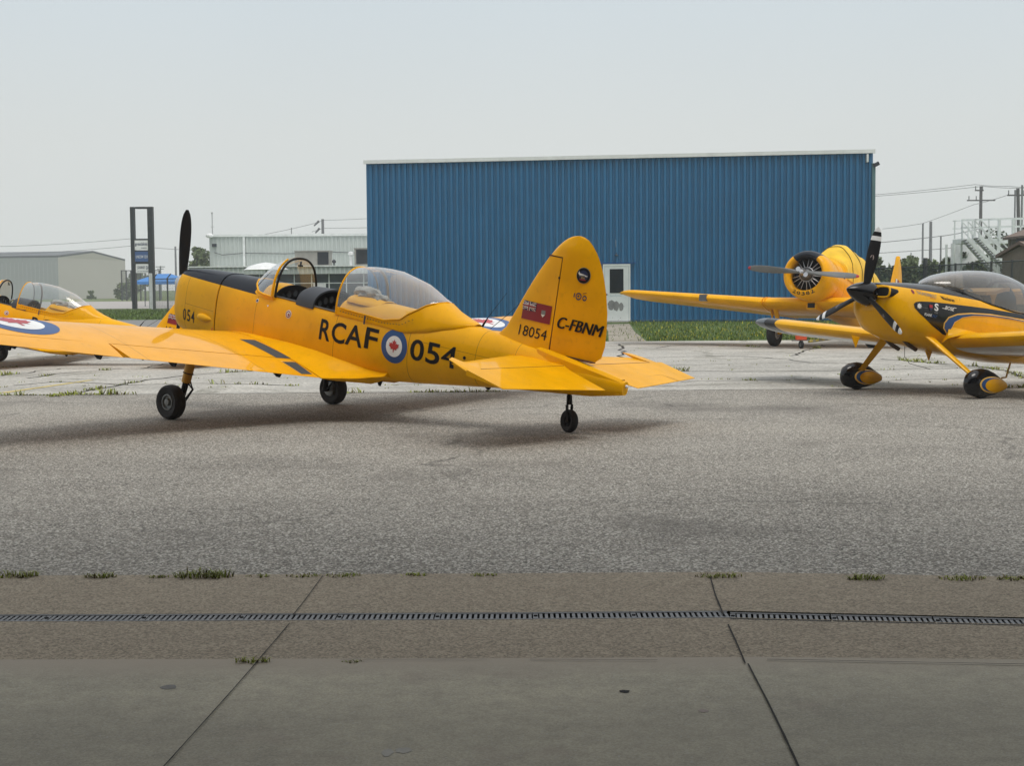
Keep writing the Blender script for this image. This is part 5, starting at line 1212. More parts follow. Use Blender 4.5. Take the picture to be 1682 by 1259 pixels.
        mb.loft([[Vector((p.x, p.y * sg, p.z)) for p in r] for r in slab([(1.515, -4.305, hz(-4.305) + .012, -4.706, ZE, .004, .027), (1.62, -4.36, hz(-4.36) + .012, -4.706, ZE, .004, .025), (1.67, -4.50, hz(-4.5) + .012, -4.706, ZE, .004, .02), (1.71, -4.68, hz(-4.68), -4.706, ZE, .004, .01)], 'e')])
        ev = mb.build('elevator', plain_paint, root, 40)
        if sg < 0:
            P_ = lambda x, y: Vector((x, -y, ZE - dr_ * (-4.705 - x) + .014 * (1 - (-4.705 - x) / .6) + .006))
            mb = MB()
            for a_, b_ in (((-5.12, .42), (-5.05, 1.22)), ((-5.05, 1.22), (-5.25, 1.30))):
                p, q = P_(*a_), P_(*b_); d_ = (q - p).normalized().cross(Vector((0, 0, 1))) * .005; mb.add([p + d_, q + d_, q - d_, p - d_], [(0, 1, 2, 3)])
            o_ = mb.build('trim_tab_gap', red_seam, root, smooth=0); o_.parent = ev
        mb = MB(); mb.tube([(-4.697, sg * .14, ZE + .020), (-4.697, sg * 1.50, ZE + .020)], .010, 5); o_ = mb.build('hinge_line', red_seam, root); o_.parent = tpn
    # tail cone lamp
    mb = MB(); mb.sphere((-5.44, .012, 1.50), .018, 0, 8); mb.build('tail_lamp', mk['white'], root)
    # ---- undercarriage (wheels stand on the ground)
    Rw = .212
    R0 = pose(yaw, 0, 0)
    def wc(y, x=.12, r=Rw):
        wv = Vector(loc) + R0 @ Vector((x, y, 0)); wv.z = r; return gl(wv)
    for sg in (1, -1):
        c = wc(1.36 * sg); up_b = (Ri @ Vector((0, 0, 1)))
        wh = wheel(root, c, Rw, .165, Ri @ (R @ Vector((0, 1, 0))).normalized(), .47)
        inb = c + Vector((0, -.15 * sg, 0)); topP = Vector((.10, sg * 1.13, .86))
        m_ = MB(); mid_ = inb.lerp(topP, .34); m_.tube([topP + Vector((0, 0, .06)), mid_], [.064, .056], 14); 
        for f_ in (.50, .72): q_ = inb.lerp(topP, f_); m_.tube([q_, q_ + (topP - inb).normalized() * .012], .066, 14, 1)
        lg = m_.build('landing_leg', [mk['brown_leg'], mk['ink']], root)
        m_ = MB(); m_.tube([mid_, inb + (topP - inb) * .05, inb + Vector((0, 0, -.02))], [.040, .036, .045], 10); m_.tube([inb, c + Vector((0, .03 * sg, 0))], .030, 8)
        o_ = m_.build('oleo', mk['ink'], root); o_.parent = lg
        m_ = MB(); e_ = Vector((-.13, 0, 0)); b1 = mid_ + e_ * .35; b2 = inb.lerp(topP, .26) + e_ * 1.15; b3 = inb + e_ * .3
        m_.tube([b1, b2, b3], .011, 6); m_.tube([b1 + Vector((0, -.035 * sg, 0)), b2 + Vector((0, -.01, 0)), b3 + Vector((0, -.03 * sg, 0))], .009, 6); m_.tube([mid_ + Vector((-.02, -.05 * sg, .03)), b2], .007, 6)
        o_ = m_.build('torque_link', mk['ink'], root); o_.parent = lg
        m_ = MB(); m_.lathe([(.09, 0), (.09, .012), (.03, .02), (0, .02)], c + Vector((0, -.075 * sg, 0)), (0, -sg, 0), 20); o_ = m_.build('brake_disc', mk['grey_metal'], root); o_.parent = wh
    tr_ = .125; tw = wc(-.12, -4.80, tr_); wheel(root, tw, tr_, .085, Vector((.30, .95, 0)), .5, 'ink', 'tail_wheel')
    m_ = MB(); tt = Vector((-4.66, -.03, 1.30)); top_ = tw + Vector((.03, 0, tr_ + .05)); upv = Vector((0, 0, 1))
    for s_ in (1, -1): m_.bar(tw + Vector((.3 * -.055 * s_, .055 * s_, 0)), top_ + Vector((0, .045 * s_, 0)), .016, .03)
    m_.tube([top_, top_ + Vector((.02, 0, .10))], [.035, .03], 10); m_.tube([top_ + Vector((.02, 0, .08)), top_ + Vector((.03, 0, .16))], .022, 8)
    c_ = top_ + Vector((.03, 0, .15)); m_.prism([c_ + Vector((-.03, .02, -.03)), c_ + Vector((-.035, .02, .26)), Vector((-4.30, .02, 1.235)), c_ + Vector((.03, .02, .04)), c_ + Vector((.03, .02, -.03))], (0, -.04, 0))
    m_.build('tail_fork', mk['ink'], root, 30)
    # ---- aerials and small fittings
    for (x0, z0, x1, z1, r0_, r1_) in ((-3.38, 1.75, -3.44, 1.86, .014, .006), (-3.44, 1.86, -3.66, 2.18, .0035, .002), (-3.50, 1.745, -3.70, 1.93, .004, .003), (-3.70, 1.93, -4.0, 2.24, .003, .002)):
        m_ = MB(); m_.tube([(x0, -.02, z0), (x1, -.02, z1)], [r0_, r1_], 6); m_.build('aerial', mk['ink'], root)
    for x, z_, l_ in ((-1.95, .83, .07), (-.55, .70, .10), (-3.60, 1.10, .03)):
        m_ = MB(); m_.loft([[Vector((x + .05, .012, z_)), Vector((x + .05, -.012, z_)), Vector((x - .04, -.012, z_)), Vector((x - .04, .012, z_))], [Vector((x + .005, .006, z_ - l_)), Vector((x + .005, -.006, z_ - l_)), Vector((x - .02, -.006, z_ - l_)), Vector((x - .02, .006, z_ - l_))]]); m_.build('drain_mast', mk['ink'], root, smooth=0)
    return root
chipmunk((-3.19, 18.66, 0), radians(39), radians(10), .024, '054', '18054', 'C-FBNM', 0.0, 'large yellow propeller trainer in the middle, marked 054 and C-FBNM, front cockpit open')
chipmunk((-11.45, 31.0, -.11), radians(8), radians(13.3), 0.055, '017', '18017', '', .60, 'yellow propeller trainer marked 18017, cut by the left border behind the nearer wing')
# ------------------------------------------------------------------ low-wing aerobatic plane on the right
def aerobatic(loc, yaw, pitch):
    R = pose(yaw, pitch, 0); Ri = R.transposed()
    root = thing('aerobatic_plane', 'yellow and black low-wing sport plane with three-blade black propeller and wheel pants', 'airplane', loc, None, R)
    def gl(p): return Ri @ (Vector(p) - Vector(loc))
    grey_top = (0.022, 0.024, 0.026)
    def topf(nt, s, t):
        # dark upper deck: line falls gently towards the tail
        z0 = math_(nt, 'ADD', math_(nt, 'MULTIPLY', s.outputs[0], -0.035), 1.425)
        f = math_(nt, 'GREATER_THAN', s.outputs[2], z0)
        return math_(nt, 'MULTIPLY', f, math_(nt, 'GREATER_THAN', s.outputs[0], -2.55))
    fp_ = paint('sport_yellow', (0.82, 0.41, 0.0003), [(0, -.10, .003, 1.36, 1.6)], extra=(grey_top, topf), rough=.35, coat=.5)
    def fr(x, n=48, inset=0): return ring(RVS, x, n, inset)
    mb = MB(); xs = [1.17, 1.14, 1.10, 1.03, .95, .8, .6, .4, .2, 0, -.2]
    r0_ = fr(1.17); cen = Vector((1.19, 0, 1.22)); mb.loft([[cen + (p - cen) * .82 + Vector((.01, 0, 0)) for p in r0_]] + [fr(x) for x in xs], c0=True, c1=False)
    CZ = 1.43
    mb.loft([[Vector((p.x, p.y, min(p.z, CZ + .12 * max(0, (-.2 - p.x) < .5 and (1 - (-.2 - p.x) / .5) or 0)))) for p in fr(x)] for x in frange(-.2, -2.5, 12)], c0=False, c1=False, skip=lambda i, j: (j < 7 or j >= 41) and i > 1)
    mb.loft([fr(x) for x in (-2.5, -2.8, -3.2, -3.6, -4.0, -4.5)], c0=False, c1=True)
    black = [(.79, 1.18), (.76, 1.21), (.67, 1.235), (.48, 1.26), (.0, 1.30), (-.65, 1.35), (-1.54, 1.40), (-2.6, 1.40), (-4.3, 1.32), (-4.3, 1.29), (-2.6, 1.33), (-1.51, 1.33), (-.92, 1.29), (-.37, 1.24), (-.12, 1.19), (.09, 1.12), (.20, 1.01), (.19, .94), (.06, .84), (.17, .85), (.42, .94), (.68, 1.07), (.77, 1.13)]
    lye = [(.065, .84), (.205, .93), (.215, 1.005), (.145, 1.10), (-.03, 1.175), (-.31, 1.232), (-.71, 1.28), (-1.2, 1.31), (-2.6, 1.33), (-2.6, 1.31), (-1.2, 1.275), (-.72, 1.24), (-.36, 1.19), (-.14, 1.13), (.0, 1.04), (.045, .94), (.03, .85)]
    blu = [(.06, .85), (.185, .935), (.195, 1.0), (.13, 1.085), (-.035, 1.155), (-.31, 1.213), (-.71, 1.262), (-1.2, 1.295), (-2.5, 1.32), (-1.2, 1.283), (-.72, 1.247), (-.36, 1.20), (-.14, 1.14), (.01, 1.05), (.055, .94)]
    ye2 = [(.03, .86), (.05, .94), (.0, 1.03), (-.14, 1.12), (-.36, 1.18), (-.72, 1.23), (-1.2, 1.265)]
    for sg in (1, -1):
        F = lambda k: (lambda u, v: Vector((u, sg * (hw(RVS, u, v) + .003 * k), v)))
        decal(mb, poly2d(black), F(1), GLOS, .09); decal(mb, poly2d(lye), F(2), LYEL, .09); decal(mb, poly2d(blu), F(3), BLU, .09)
        Fx = (lambda k: (lambda u, v: Vector((-u, hw(RVS, -u, v) + .003 * k, v)))) if sg > 0 else (lambda k: (lambda u, v: Vector((u, -(hw(RVS, u, v) + .003 * k), v))))
        s0 = 1 if sg > 0 else -1
        def U(x, w_=0): return (-x if sg > 0 else x - w_)
        sta = [(.045 * (1 if i % 2 == 0 else .6) * cos(2 * pi * i / 16), .045 * (1 if i % 2 == 0 else .6) * sin(2 * pi * i / 16)) for i in range(16)]
        decal(mb, poly2d(sta), Fx(4), WHI, .06, (U(.70), 1.165))
        decal(mb, fit_text('FLIGHT', .10, .012), Fx(4), GREY, .06, (U(.64, .10), 1.150))
        decal(mb, poly2d([(-.03, .04), (.03, .04), (.03, -.01), (0, -.045), (-.03, -.01)]), Fx(4), RED, .06, (U(.495), 1.175)); decal(mb, poly2d([(-.03, -.002), (.03, -.002), (.03, -.01), (0, -.045), (-.03, -.01)]), Fx(5), NAVY, .06, (U(.495), 1.175))
        decal(mb, fit_text('S', .075, .105, .035), Fx(4), WHI, .06, (U(.43, .075), 1.145))
        decal(mb, fit_text('SHEAR', .07, .022, .02), Fx(4), GREY, .06, (U(.425, .07), 1.110))
        decal(mb, fit_text('BOSE', .19, .052, .02, .3), Fx(4), WHI, .06, (U(.235, .19), 1.195)); decal(mb, poly2d([(0, 0), (.05, 0), (.05, .008), (0, .008)]), Fx(4), WHI, .06, (U(.285, .05), 1.20)); decal(mb, poly2d([(0, 0), (.05, 0), (.05, .008), (0, .008)]), Fx(4), WHI, .06, (U(.055, .05), 1.242))
        decal(mb, fit_text('PLANE', .14, .038, .02, .2), Fx(4), WHI, .06, (U(.60, .14), 1.05)); decal(mb, fit_text('FIT', .09, .038, .02, .2), Fx(4), BLU, .06, (U(.45, .09), 1.047))
        decal(mb, fit_text('THUNDERBOLT', .35, .046, .012), Fx(1), GREY, .06, (U(.71, .35), 1.33)); decal(mb, fit_text('LYCOMING', .09, .012), Fx(1), RED, .06, (U(.70, .09), 1.385)); decal(mb, fit_text('ENGINES', .11, .014), Fx(1), RED, .06, (U(.50, .11), 1.308))
        decal(mb, disc2d(0, 0, .024, .032), Fx(1), DRED, .06, (U(.775), 1.355))
        decal(mb, fit_text('Vackaren', .24, .05, .02, .15), Fx(1), INK, .06, (U(.26, .24), 1.33)); decal(mb, poly2d([(0, .045), (.05, 0), (.075, 0), (.05, .03)]), Fx(1), INK, .06, (U(.30, .06), 1.335))
    fm = list(DECM); fm[0] = fp_; mb.build('fuselage', fm, root, 45)
    # cooling inlets beside the spinner: solid black plugs, inner shade given by colour
    for sg in (1, -1):
        m_ = MB(); rg = []
        for x, k in ((1.20, 1.0), (1.02, .95)):
            rg.append([Vector((x - .10 * abs(yy - .17) if 0 else x, sg * yy, zz)) for yy, zz in [(.240 + .125 * k * math.copysign(abs(cos(a)) ** .6, cos(a)), 1.280 + .075 * k * math.copysign(abs(sin(a)) ** .6, sin(a))) for a in [2 * pi * i / 20 for i in range(20)]]])
        m_.loft(rg); m_.build('air_inlet', mk['matt_black'], root, 50)
        m_ = MB(); m_.tube([p + Vector((.004, 0, 0)) for p in rg[0]] + [rg[0][0] + Vector((.004, 0, 0))], .014, 6); m_.build('inlet_lip', fp_, root, 50)
        m_ = MB(); xx = [1.13, 1.02]; r_ = []
        for x in (1.14, 1.06, .99):
            r_.append([Vector((x, sg * (hw(RVS, x, z) + .004), z)) for z in frange(1.215, 1.325, 7)])
    # spinner and propeller
    mb = MB(); hub = Vector((1.30, 0, 1.245)); mb.lathe([(0, .36), (.03, .335), (.075, .26), (.115, .17), (.145, .07), (.165, -.02), (.172, -.07), (.168, -.085), (0, -.085)], hub, (1, 0, 0), 36); mb.build('spinner', mk['dark_gloss'], root, 60)
    mb = MB()
    for i in range(12): a = 2 * pi * i / 12; mb.sphere(hub + Vector((-.06, .172 * cos(a), .172 * sin(a))), .006, 0, 6)
    mb.build('screw', mk['silver'], root)
    hb_ = hub
    tips = [RVtip for RVtip in ((1446, 377), (1340, 524), (1477, 557))]
    for i in range(3):
        a = radians(92 + 120 * i - 8.0); d = Vector((0, cos(a), sin(a)))
        m_ = MB(); blade_mesh(m_, hb_, (1, 0, 0), d, .93, .165, (55, 24), .022, 0, n=28, c0=.45, bands=((.80, .865, 1), (.865, .925, 0), (.925, 1.01, 1)))
        pbl = m_.build('propeller_blade', [mk['matt_black'], mk['white']], root, 60)
        m_ = MB(); c_ = hb_ + d * .50; aa = radians(38); sd_ = Vector((1, 0, 0)).cross(d).normalized(); dd = sd_ * cos(aa) + Vector((1, 0, 0)) * sin(aa); q = dd.cross(d).normalized()
        for s_ in (1, -1): m_.add([c_ + q * (.0215 * s_) + dd * (.026 * cos(t)) + d * (.04 * sin(t)) for t in [2 * pi * k / 16 for k in range(16)]], [tuple(range(16))])
        o_ = m_.build('emblem', simple('badge_grey', (.35, .28, .26), .5) if 'badge_grey' not in bpy.data.materials else bpy.data.materials['badge_grey'], root, 0); o_.parent = pbl
    # canopy
    TOPc = [(.20, 1.575), (.05, 1.665), (-.19, 1.775), (-.45, 1.86), (-.77, 1.93), (-1.0, 1.965), (-1.24, 1.985), (-1.5, 1.975), (-1.76, 1.93), (-2.1, 1.82), (-2.4, 1.70), (-2.65, 1.60)]
    WCc = [(.20, .02), (.05, .22), (-.19, .36), (-.45, .43), (-.77, .475), (-1.24, .49), (-1.76, .47), (-2.1, .42), (-2.4, .32), (-2.65, .05)]
    LOWc = [(.20, 1.565), (.05, 1.55), (-.19, 1.52), (-.45, 1.47), (-.77, 1.43), (-1.3, 1.40), (-1.8, 1.42), (-2.2, 1.47), (-2.65, 1.58)]
    def li(P, x):
        for a, b in zip(P, P[1:]):
            if a[0] >= x >= b[0]: t = (a[0] - x) / (a[0] - b[0]); return a[1] * (1 - t) + b[1] * t
        return P[0][1] if x > P[0][0] else P[-1][1]
    mb = MB(); rg = []
    for x in frange(.20, -2.65, 30):
        zt_, w_, zl_ = li(TOPc, x), li(WCc, x), li(LOWc, x); rg.append([Vector((x, w_ * math.copysign(abs(cos(a)) ** .75, cos(a)), zl_ + (zt_ - zl_) * sin(a) ** .9)) for a in [pi * i / 24 for i in range(25)]])
    mb.loft(rg, closed=False, c0=False, c1=False); cn = mb.build('canopy', smoked_glass, root, 80, fixn=False)
    mb = MB(); mb.tube([r[0] for r in rg[2:]], .012, 6); mb.tube([r[-1] for r in rg[2:]], .012, 6); o_ = mb.build('canopy_seal', mk['ink'], root); o_.parent = cn
    mb = MB(); mb.tube([Vector((-1.62, .44 * math.copysign(abs(cos(a)) ** .75, cos(a)), 1.42 + .50 * sin(a) ** .9)) for a in [pi * i / 20 for i in range(21)]], .022, 8); mb.build('roll_bar', mk['walk'], root)
    mb = MB(); mb.loft([[Vector((p.x, p.y * .95, min(p.z, 1.40) if p.z > 1 else max(p.z, .8))) for p in fr(x)] for x in frange(-.5, -2.45, 6)], c0=True, c1=True, skip=lambda i, j: j < 7 or j >= 41); mb.build('cockpit_tub', mk['interior'], root)
    mb = MB(); r_ = []
    for x, zt_, w_ in ((-.25, 1.60, .44), (-.45, 1.60, .45), (-.66, 1.585, .46), (-.70, 1.55, .44), (-.70, 1.25, .4)):
        r_.append([Vector((x, w_ * math.copysign(abs(cos(a)) ** .6, cos(a)), 1.30 + (zt_ - 1.30) * sin(a) ** .6)) for a in [pi * i / 16 for i in range(17)]])
    mb.loft(r_, closed=False, c0=False, c1=False); mb.build('instrument_hood', mk['interior'], root, 50)
    mb = MB(); mb.lathe([(.16, 0), (.18, .03), (.15, .05)], (-.80, -.02, 1.50), (.9, 0, .3), 20); mb.build('gauge_ring', mk['grey_metal'], root)
    for y in (.22, -.22):
        m_ = MB(); m_.sphere((-1.42, y, 1.45), .2, 0, 10, (.5, .95, 1.6), .15, 2); m_.build('seat', mk['interior'], root, 60)
    m_ = MB(); m_.loft([[Vector((x, y_, z_)) for y_, z_ in ((.40, a), (.40, a + .05), (-.40, a + .05), (-.40, a))] for x, a in ((-.75, 1.56), (-.95, 1.60), (-1.15, 1.68), (-1.25, 1.70))]); m_.build('cover_cloth', mk['tan'], root, 40)
    # wings
    def under(nt, s, t):
        sn = N(nt, 'ShaderNodeSeparateXYZ'); nt.links.new(t.outputs['Normal'], sn.inputs[0]); f = math_(nt, 'LESS_THAN', sn.outputs[2], -.25)
        return math_(nt, 'MULTIPLY', f, math_(nt, 'LESS_THAN', s.outputs[0], -.27))
    wp = paint('sport_wing', (0.84, 0.43, 0.0003), [], extra=((.70, .68, .66), under), rough=.35, coat=.5)
    nt = wp.node_tree; bs = nt.nodes['Principled BSDF']; src = bs.inputs['Base Color'].links[0].from_socket
    t = N(nt, 'ShaderNodeTexCoord'); s = N(nt, 'ShaderNodeSeparateXYZ'); nt.links.new(t.outputs['Object'], s.inputs[0]); ay = math_(nt, 'ABSOLUTE', s.outputs[1])
    c = mixc(nt, src, (.02, .022, .025), math_(nt, 'GREATER_THAN', ay, 3.10)); c = mixc(nt, c, (.11, .13, .15), math_(nt, 'MULTIPLY', math_(nt, 'GREATER_THAN', ay, 3.34), math_(nt, 'LESS_THAN', ay, 3.62))); nt.links.new(c, bs.inputs['Base Color'])
    q_ = lambda y: sqrt(max(0.0, 1 - max(0, (y - 3.35) / .52) ** 2.2))
    xl = lambda y: -.02 - .55 * (1 - q_(y)); xt = lambda y: -1.49 + .35 * (1 - q_(y))
    tp2 = lambda y: max(.10, q_(y))
    up, lo = wing_fns(xl, xt, lambda y: .785 + .060 * y, lambda y: .745 + .060 * y, lambda y: .085 * tp2(y), lambda y: .065 * tp2(y))
    for sg in (1, -1):
        m_ = MB(); m_.loft([aero_ring(xl, xt, up, lo, y, 0, .80, sg, 16) for y in (.30, .6, 1.2, 2.0, 2.8, 3.34)]); m_.loft([aero_ring(xl, xt, up, lo, y, 0, 1, sg, 16) for y in (3.35, 3.5, 3.62, 3.72, 3.79, 3.84, 3.865)])
        wg = m_.build('wing', wp, root, 45)
        m_ = MB(); m_.loft([aero_ring(xl, xt, up, lo, y, .806, 1, sg, 6) for y in (.56, 1.0, 1.75)]); o_ = m_.build('flap', wp, root, 45); o_.parent = wg
        m_ = MB(); m_.loft([aero_ring(xl, xt, up, lo, y, .806, 1, sg, 6) for y in (1.77, 2.5, 3.34)]); o_ = m_.build('aileron', wp, root, 45); o_.parent = wg
        m_ = MB(); rg = []
        for x in frange(.10, -1.5, 9):
            yo = .58 + (.10 if x < 0 else 0); z1 = up(min(x, -.03), yo) if x < 0 else .80; p0 = Vector((x, hw(RVS, x, .98) - .003, .98)); p2 = Vector((x, yo if x < 0 else .53, z1 + .002)); p1 = Vector((x, .53, z1 + .02))
            r = [p0 * (1 - t_) ** 2 + p1 * 2 * t_ * (1 - t_) + p2 * t_ * t_ for t_ in frange(0, 1, 6)] + [Vector((x, .45, z1 - .06)), Vector((x, .3, .75))]; rg.append([Vector((p.x, sg * p.y, p.z)) for p in r])
        m_.loft(rg); m_.build('wing_fillet', fp_, root, 60)
    # tail surfaces (outside the frame)
    for sg in (1, -1):
        m_ = MB(); m_.loft([[Vector((-3.9 - .12 * y, sg * y, 1.38)), Vector((-4.2, sg * y, 1.41)), Vector((-4.75, sg * y, 1.38)), Vector((-4.2, sg * y, 1.35))] for y in (.05, 1.3)]); m_.build('tailplane', fp_, root, 30)
    m_ = MB(); m_.loft([[Vector((xa, 0, z)), Vector(((xa + xb) / 2, .04, z)), Vector((xb, 0, z)), Vector(((xa + xb) / 2, -.04, z))] for z, xa, xb in ((1.35, -3.8, -4.85), (1.9, -4.15, -4.95), (2.45, -4.5, -5.0))]); m_.build('fin', fp_, root, 30)
    # gear legs and wheel pants
    for sg in (1, -1):
        c = gl(Vector(loc) + R @ Vector((.0, 1.14 * sg, 0)) * 1.0); c = Vector((0.0, 1.14 * sg, 0)); wv = Vector(loc) + R @ c; wv.z = .17; c = gl(wv)
        wheel(root, c, .17, .12, (0, 1, 0), .5)
        top = Vector((.34, .36 * sg, .80)); at_ = c + Vector((.02, -.03 * sg, .06))
        m_ = MB(); rg = []
        for i in range(13):
            t = i / 12; p = top.lerp(at_, t) ; ch = .085 * (1 - t) + .045 * t + .05 * max(0, (t - .86) / .14) + .05 * max(0, (.1 - t) / .1); th_ = .034 * (1 - .35 * t) + .03 * max(0, (t - .88) / .12)
            rg.append([p + Vector((ch * cos(a) - (.02 if cos(a) < 0 else 0), th_ * sin(a) * .85, th_ * sin(a) * .5)) for a in [2 * pi * k / 14 for k in range(14)]])
        m_.loft(rg); m_.build('gear_leg', fp_, root, 60)
        # pant: world-level teardrop built in body axes
        fw = Ri @ (pose(yaw, 0, 0) @ Vector((1, 0, 0))); upv = Ri @ Vector((0, 0, 1)); lt = fw.cross(upv) * -1
        ST = [(.315, .02, .03, .0), (.30, .085, .055, .0), (.25, .145, .09, .005), (.14, .185, .112, .01), (.0, .198, .12, .01), (-.10, .192, .118, .0), (-.24, .155, .10, -.015), (-.38, .10, .07, -.035), (-.50, .055, .035, -.05), (-.535, .04, .014, -.055)]
        def psy(x, z):
            for a, b in zip(ST, ST[1:]):
                if a[0] >= x >= b[0]:
                    t = (a[0] - x) / (a[0] - b[0]); h, w_, zc = [a[i] * (1 - t) + b[i] * t for i in (1, 2, 3)]; q = min(1, abs(z - zc) / h); return w_ * max(0, 1 - q ** 2.3) ** (1 / 2.3)
            return .02
        cc = c + upv * .035
        Wp = lambda x, y, z: cc + fw * x + lt * y + upv * z
        m_ = MB(); rg = []
        for x, h, w_, zc in ST:
            r = []
            for k in range(24):
                a = 2 * pi * k / 24; y = w_ * math.copysign(abs(cos(a)) ** .87, cos(a)); z = zc + h * math.copysign(abs(sin(a)) ** .87, sin(a)); z = max(z, -.178); r.append(Wp(x, y, z))
            rg.append(r)
        m_.loft(rg)
        for s2 in (1, -1):
            P = lambda k: (lambda u, v: Wp(u, s2 * (psy(u, v) + .003 * k), v))
            def tear(x0, x1, h0, zc, zs=0): return poly2d([(x0 + (x1 - x0) * (1 - cos(a)) / 2, zc + zs * (1 - cos(a)) / 2 + h0 * sin(a) * (1 - .35 * (1 - cos(a)) / 2)) for a in [2 * pi * i / 40 for i in range(40)]])
            decal(m_, tear(.16, -.52, .135, .0, -.05), P(1), LYEL, .04); decal(m_, tear(.13, -.50, .118, .0, -.05), P(2), BLU, .04); decal(m_, tear(.06, -.515, .110, -.015, -.038), P(3), 12, .04)
        fm = list(DECM) + [bpy.data.materials['airframe_yellow']]; fm[0] = mk['dark_gloss']; m_.build('wheel_fairing', fm, root, 60)
    # tail wheel
    tw = gl(Vector((*(Vector(loc) + R @ Vector((-4.4, 0, 0))).xy, .08))); wheel(root, tw, .08, .05); m_ = MB(); m_.tube([tw, Vector((-4.3, 0, 1.05))], .02, 8); m_.build('tail_spring', mk['ink'], root)
    # step, exhaust and under-belly fins
    m_ = MB(); a_, b_, c_ = Vector((-1.35, .50, .66)), Vector((-1.22, .56, .43)), Vector((-1.05, .62, .40)); m_.tube([a_, b_, c_], .014, 6); m_.build('boarding_step', mk['brown_leg'], root)
    for y in (.16, -.16): m_ = MB(); m_.tube([(.62, y, .72), (.45, y, .64), (.30, y, .60)], .030, 10); m_.build('exhaust_pipe', simple('burnt_steel', (.10, .07, .05), .5, .6) if 'burnt_steel' not in bpy.data.materials else bpy.data.materials['burnt_steel'], root)
    for x, y, z_ in ((-.15, .0, .68), (.05, -1.25, .80)):
        m_ = MB(); m_.prism([Vector((x + .10, y + .01, z_)), Vector((x - .08, y + .01, z_)), Vector((x - .03, y + .01, z_ - .17))], (0, -.02, 0)); m_.build('belly_fin', fp_, root, 0)
    m_ = MB(); m_.tube([(.25, -.1, .66), (.22, -.1, .5), (.1, -.1, .42), (-.35, -.1, .40)], .004, 5); m_.build('whip_aerial', mk['ink'], root)
    m_ = MB(); m_.tube([(-1.5, .95, .78), (-1.5, .95, .66)], .02, 8); m_.tube([(-1.5, .95, .66), (-1.54, .95, .50)], .007, 5); m_.build('tie_down', fp_, root)
aerobatic((5.80, 20.93, 0), radians(-33.4), radians(10))

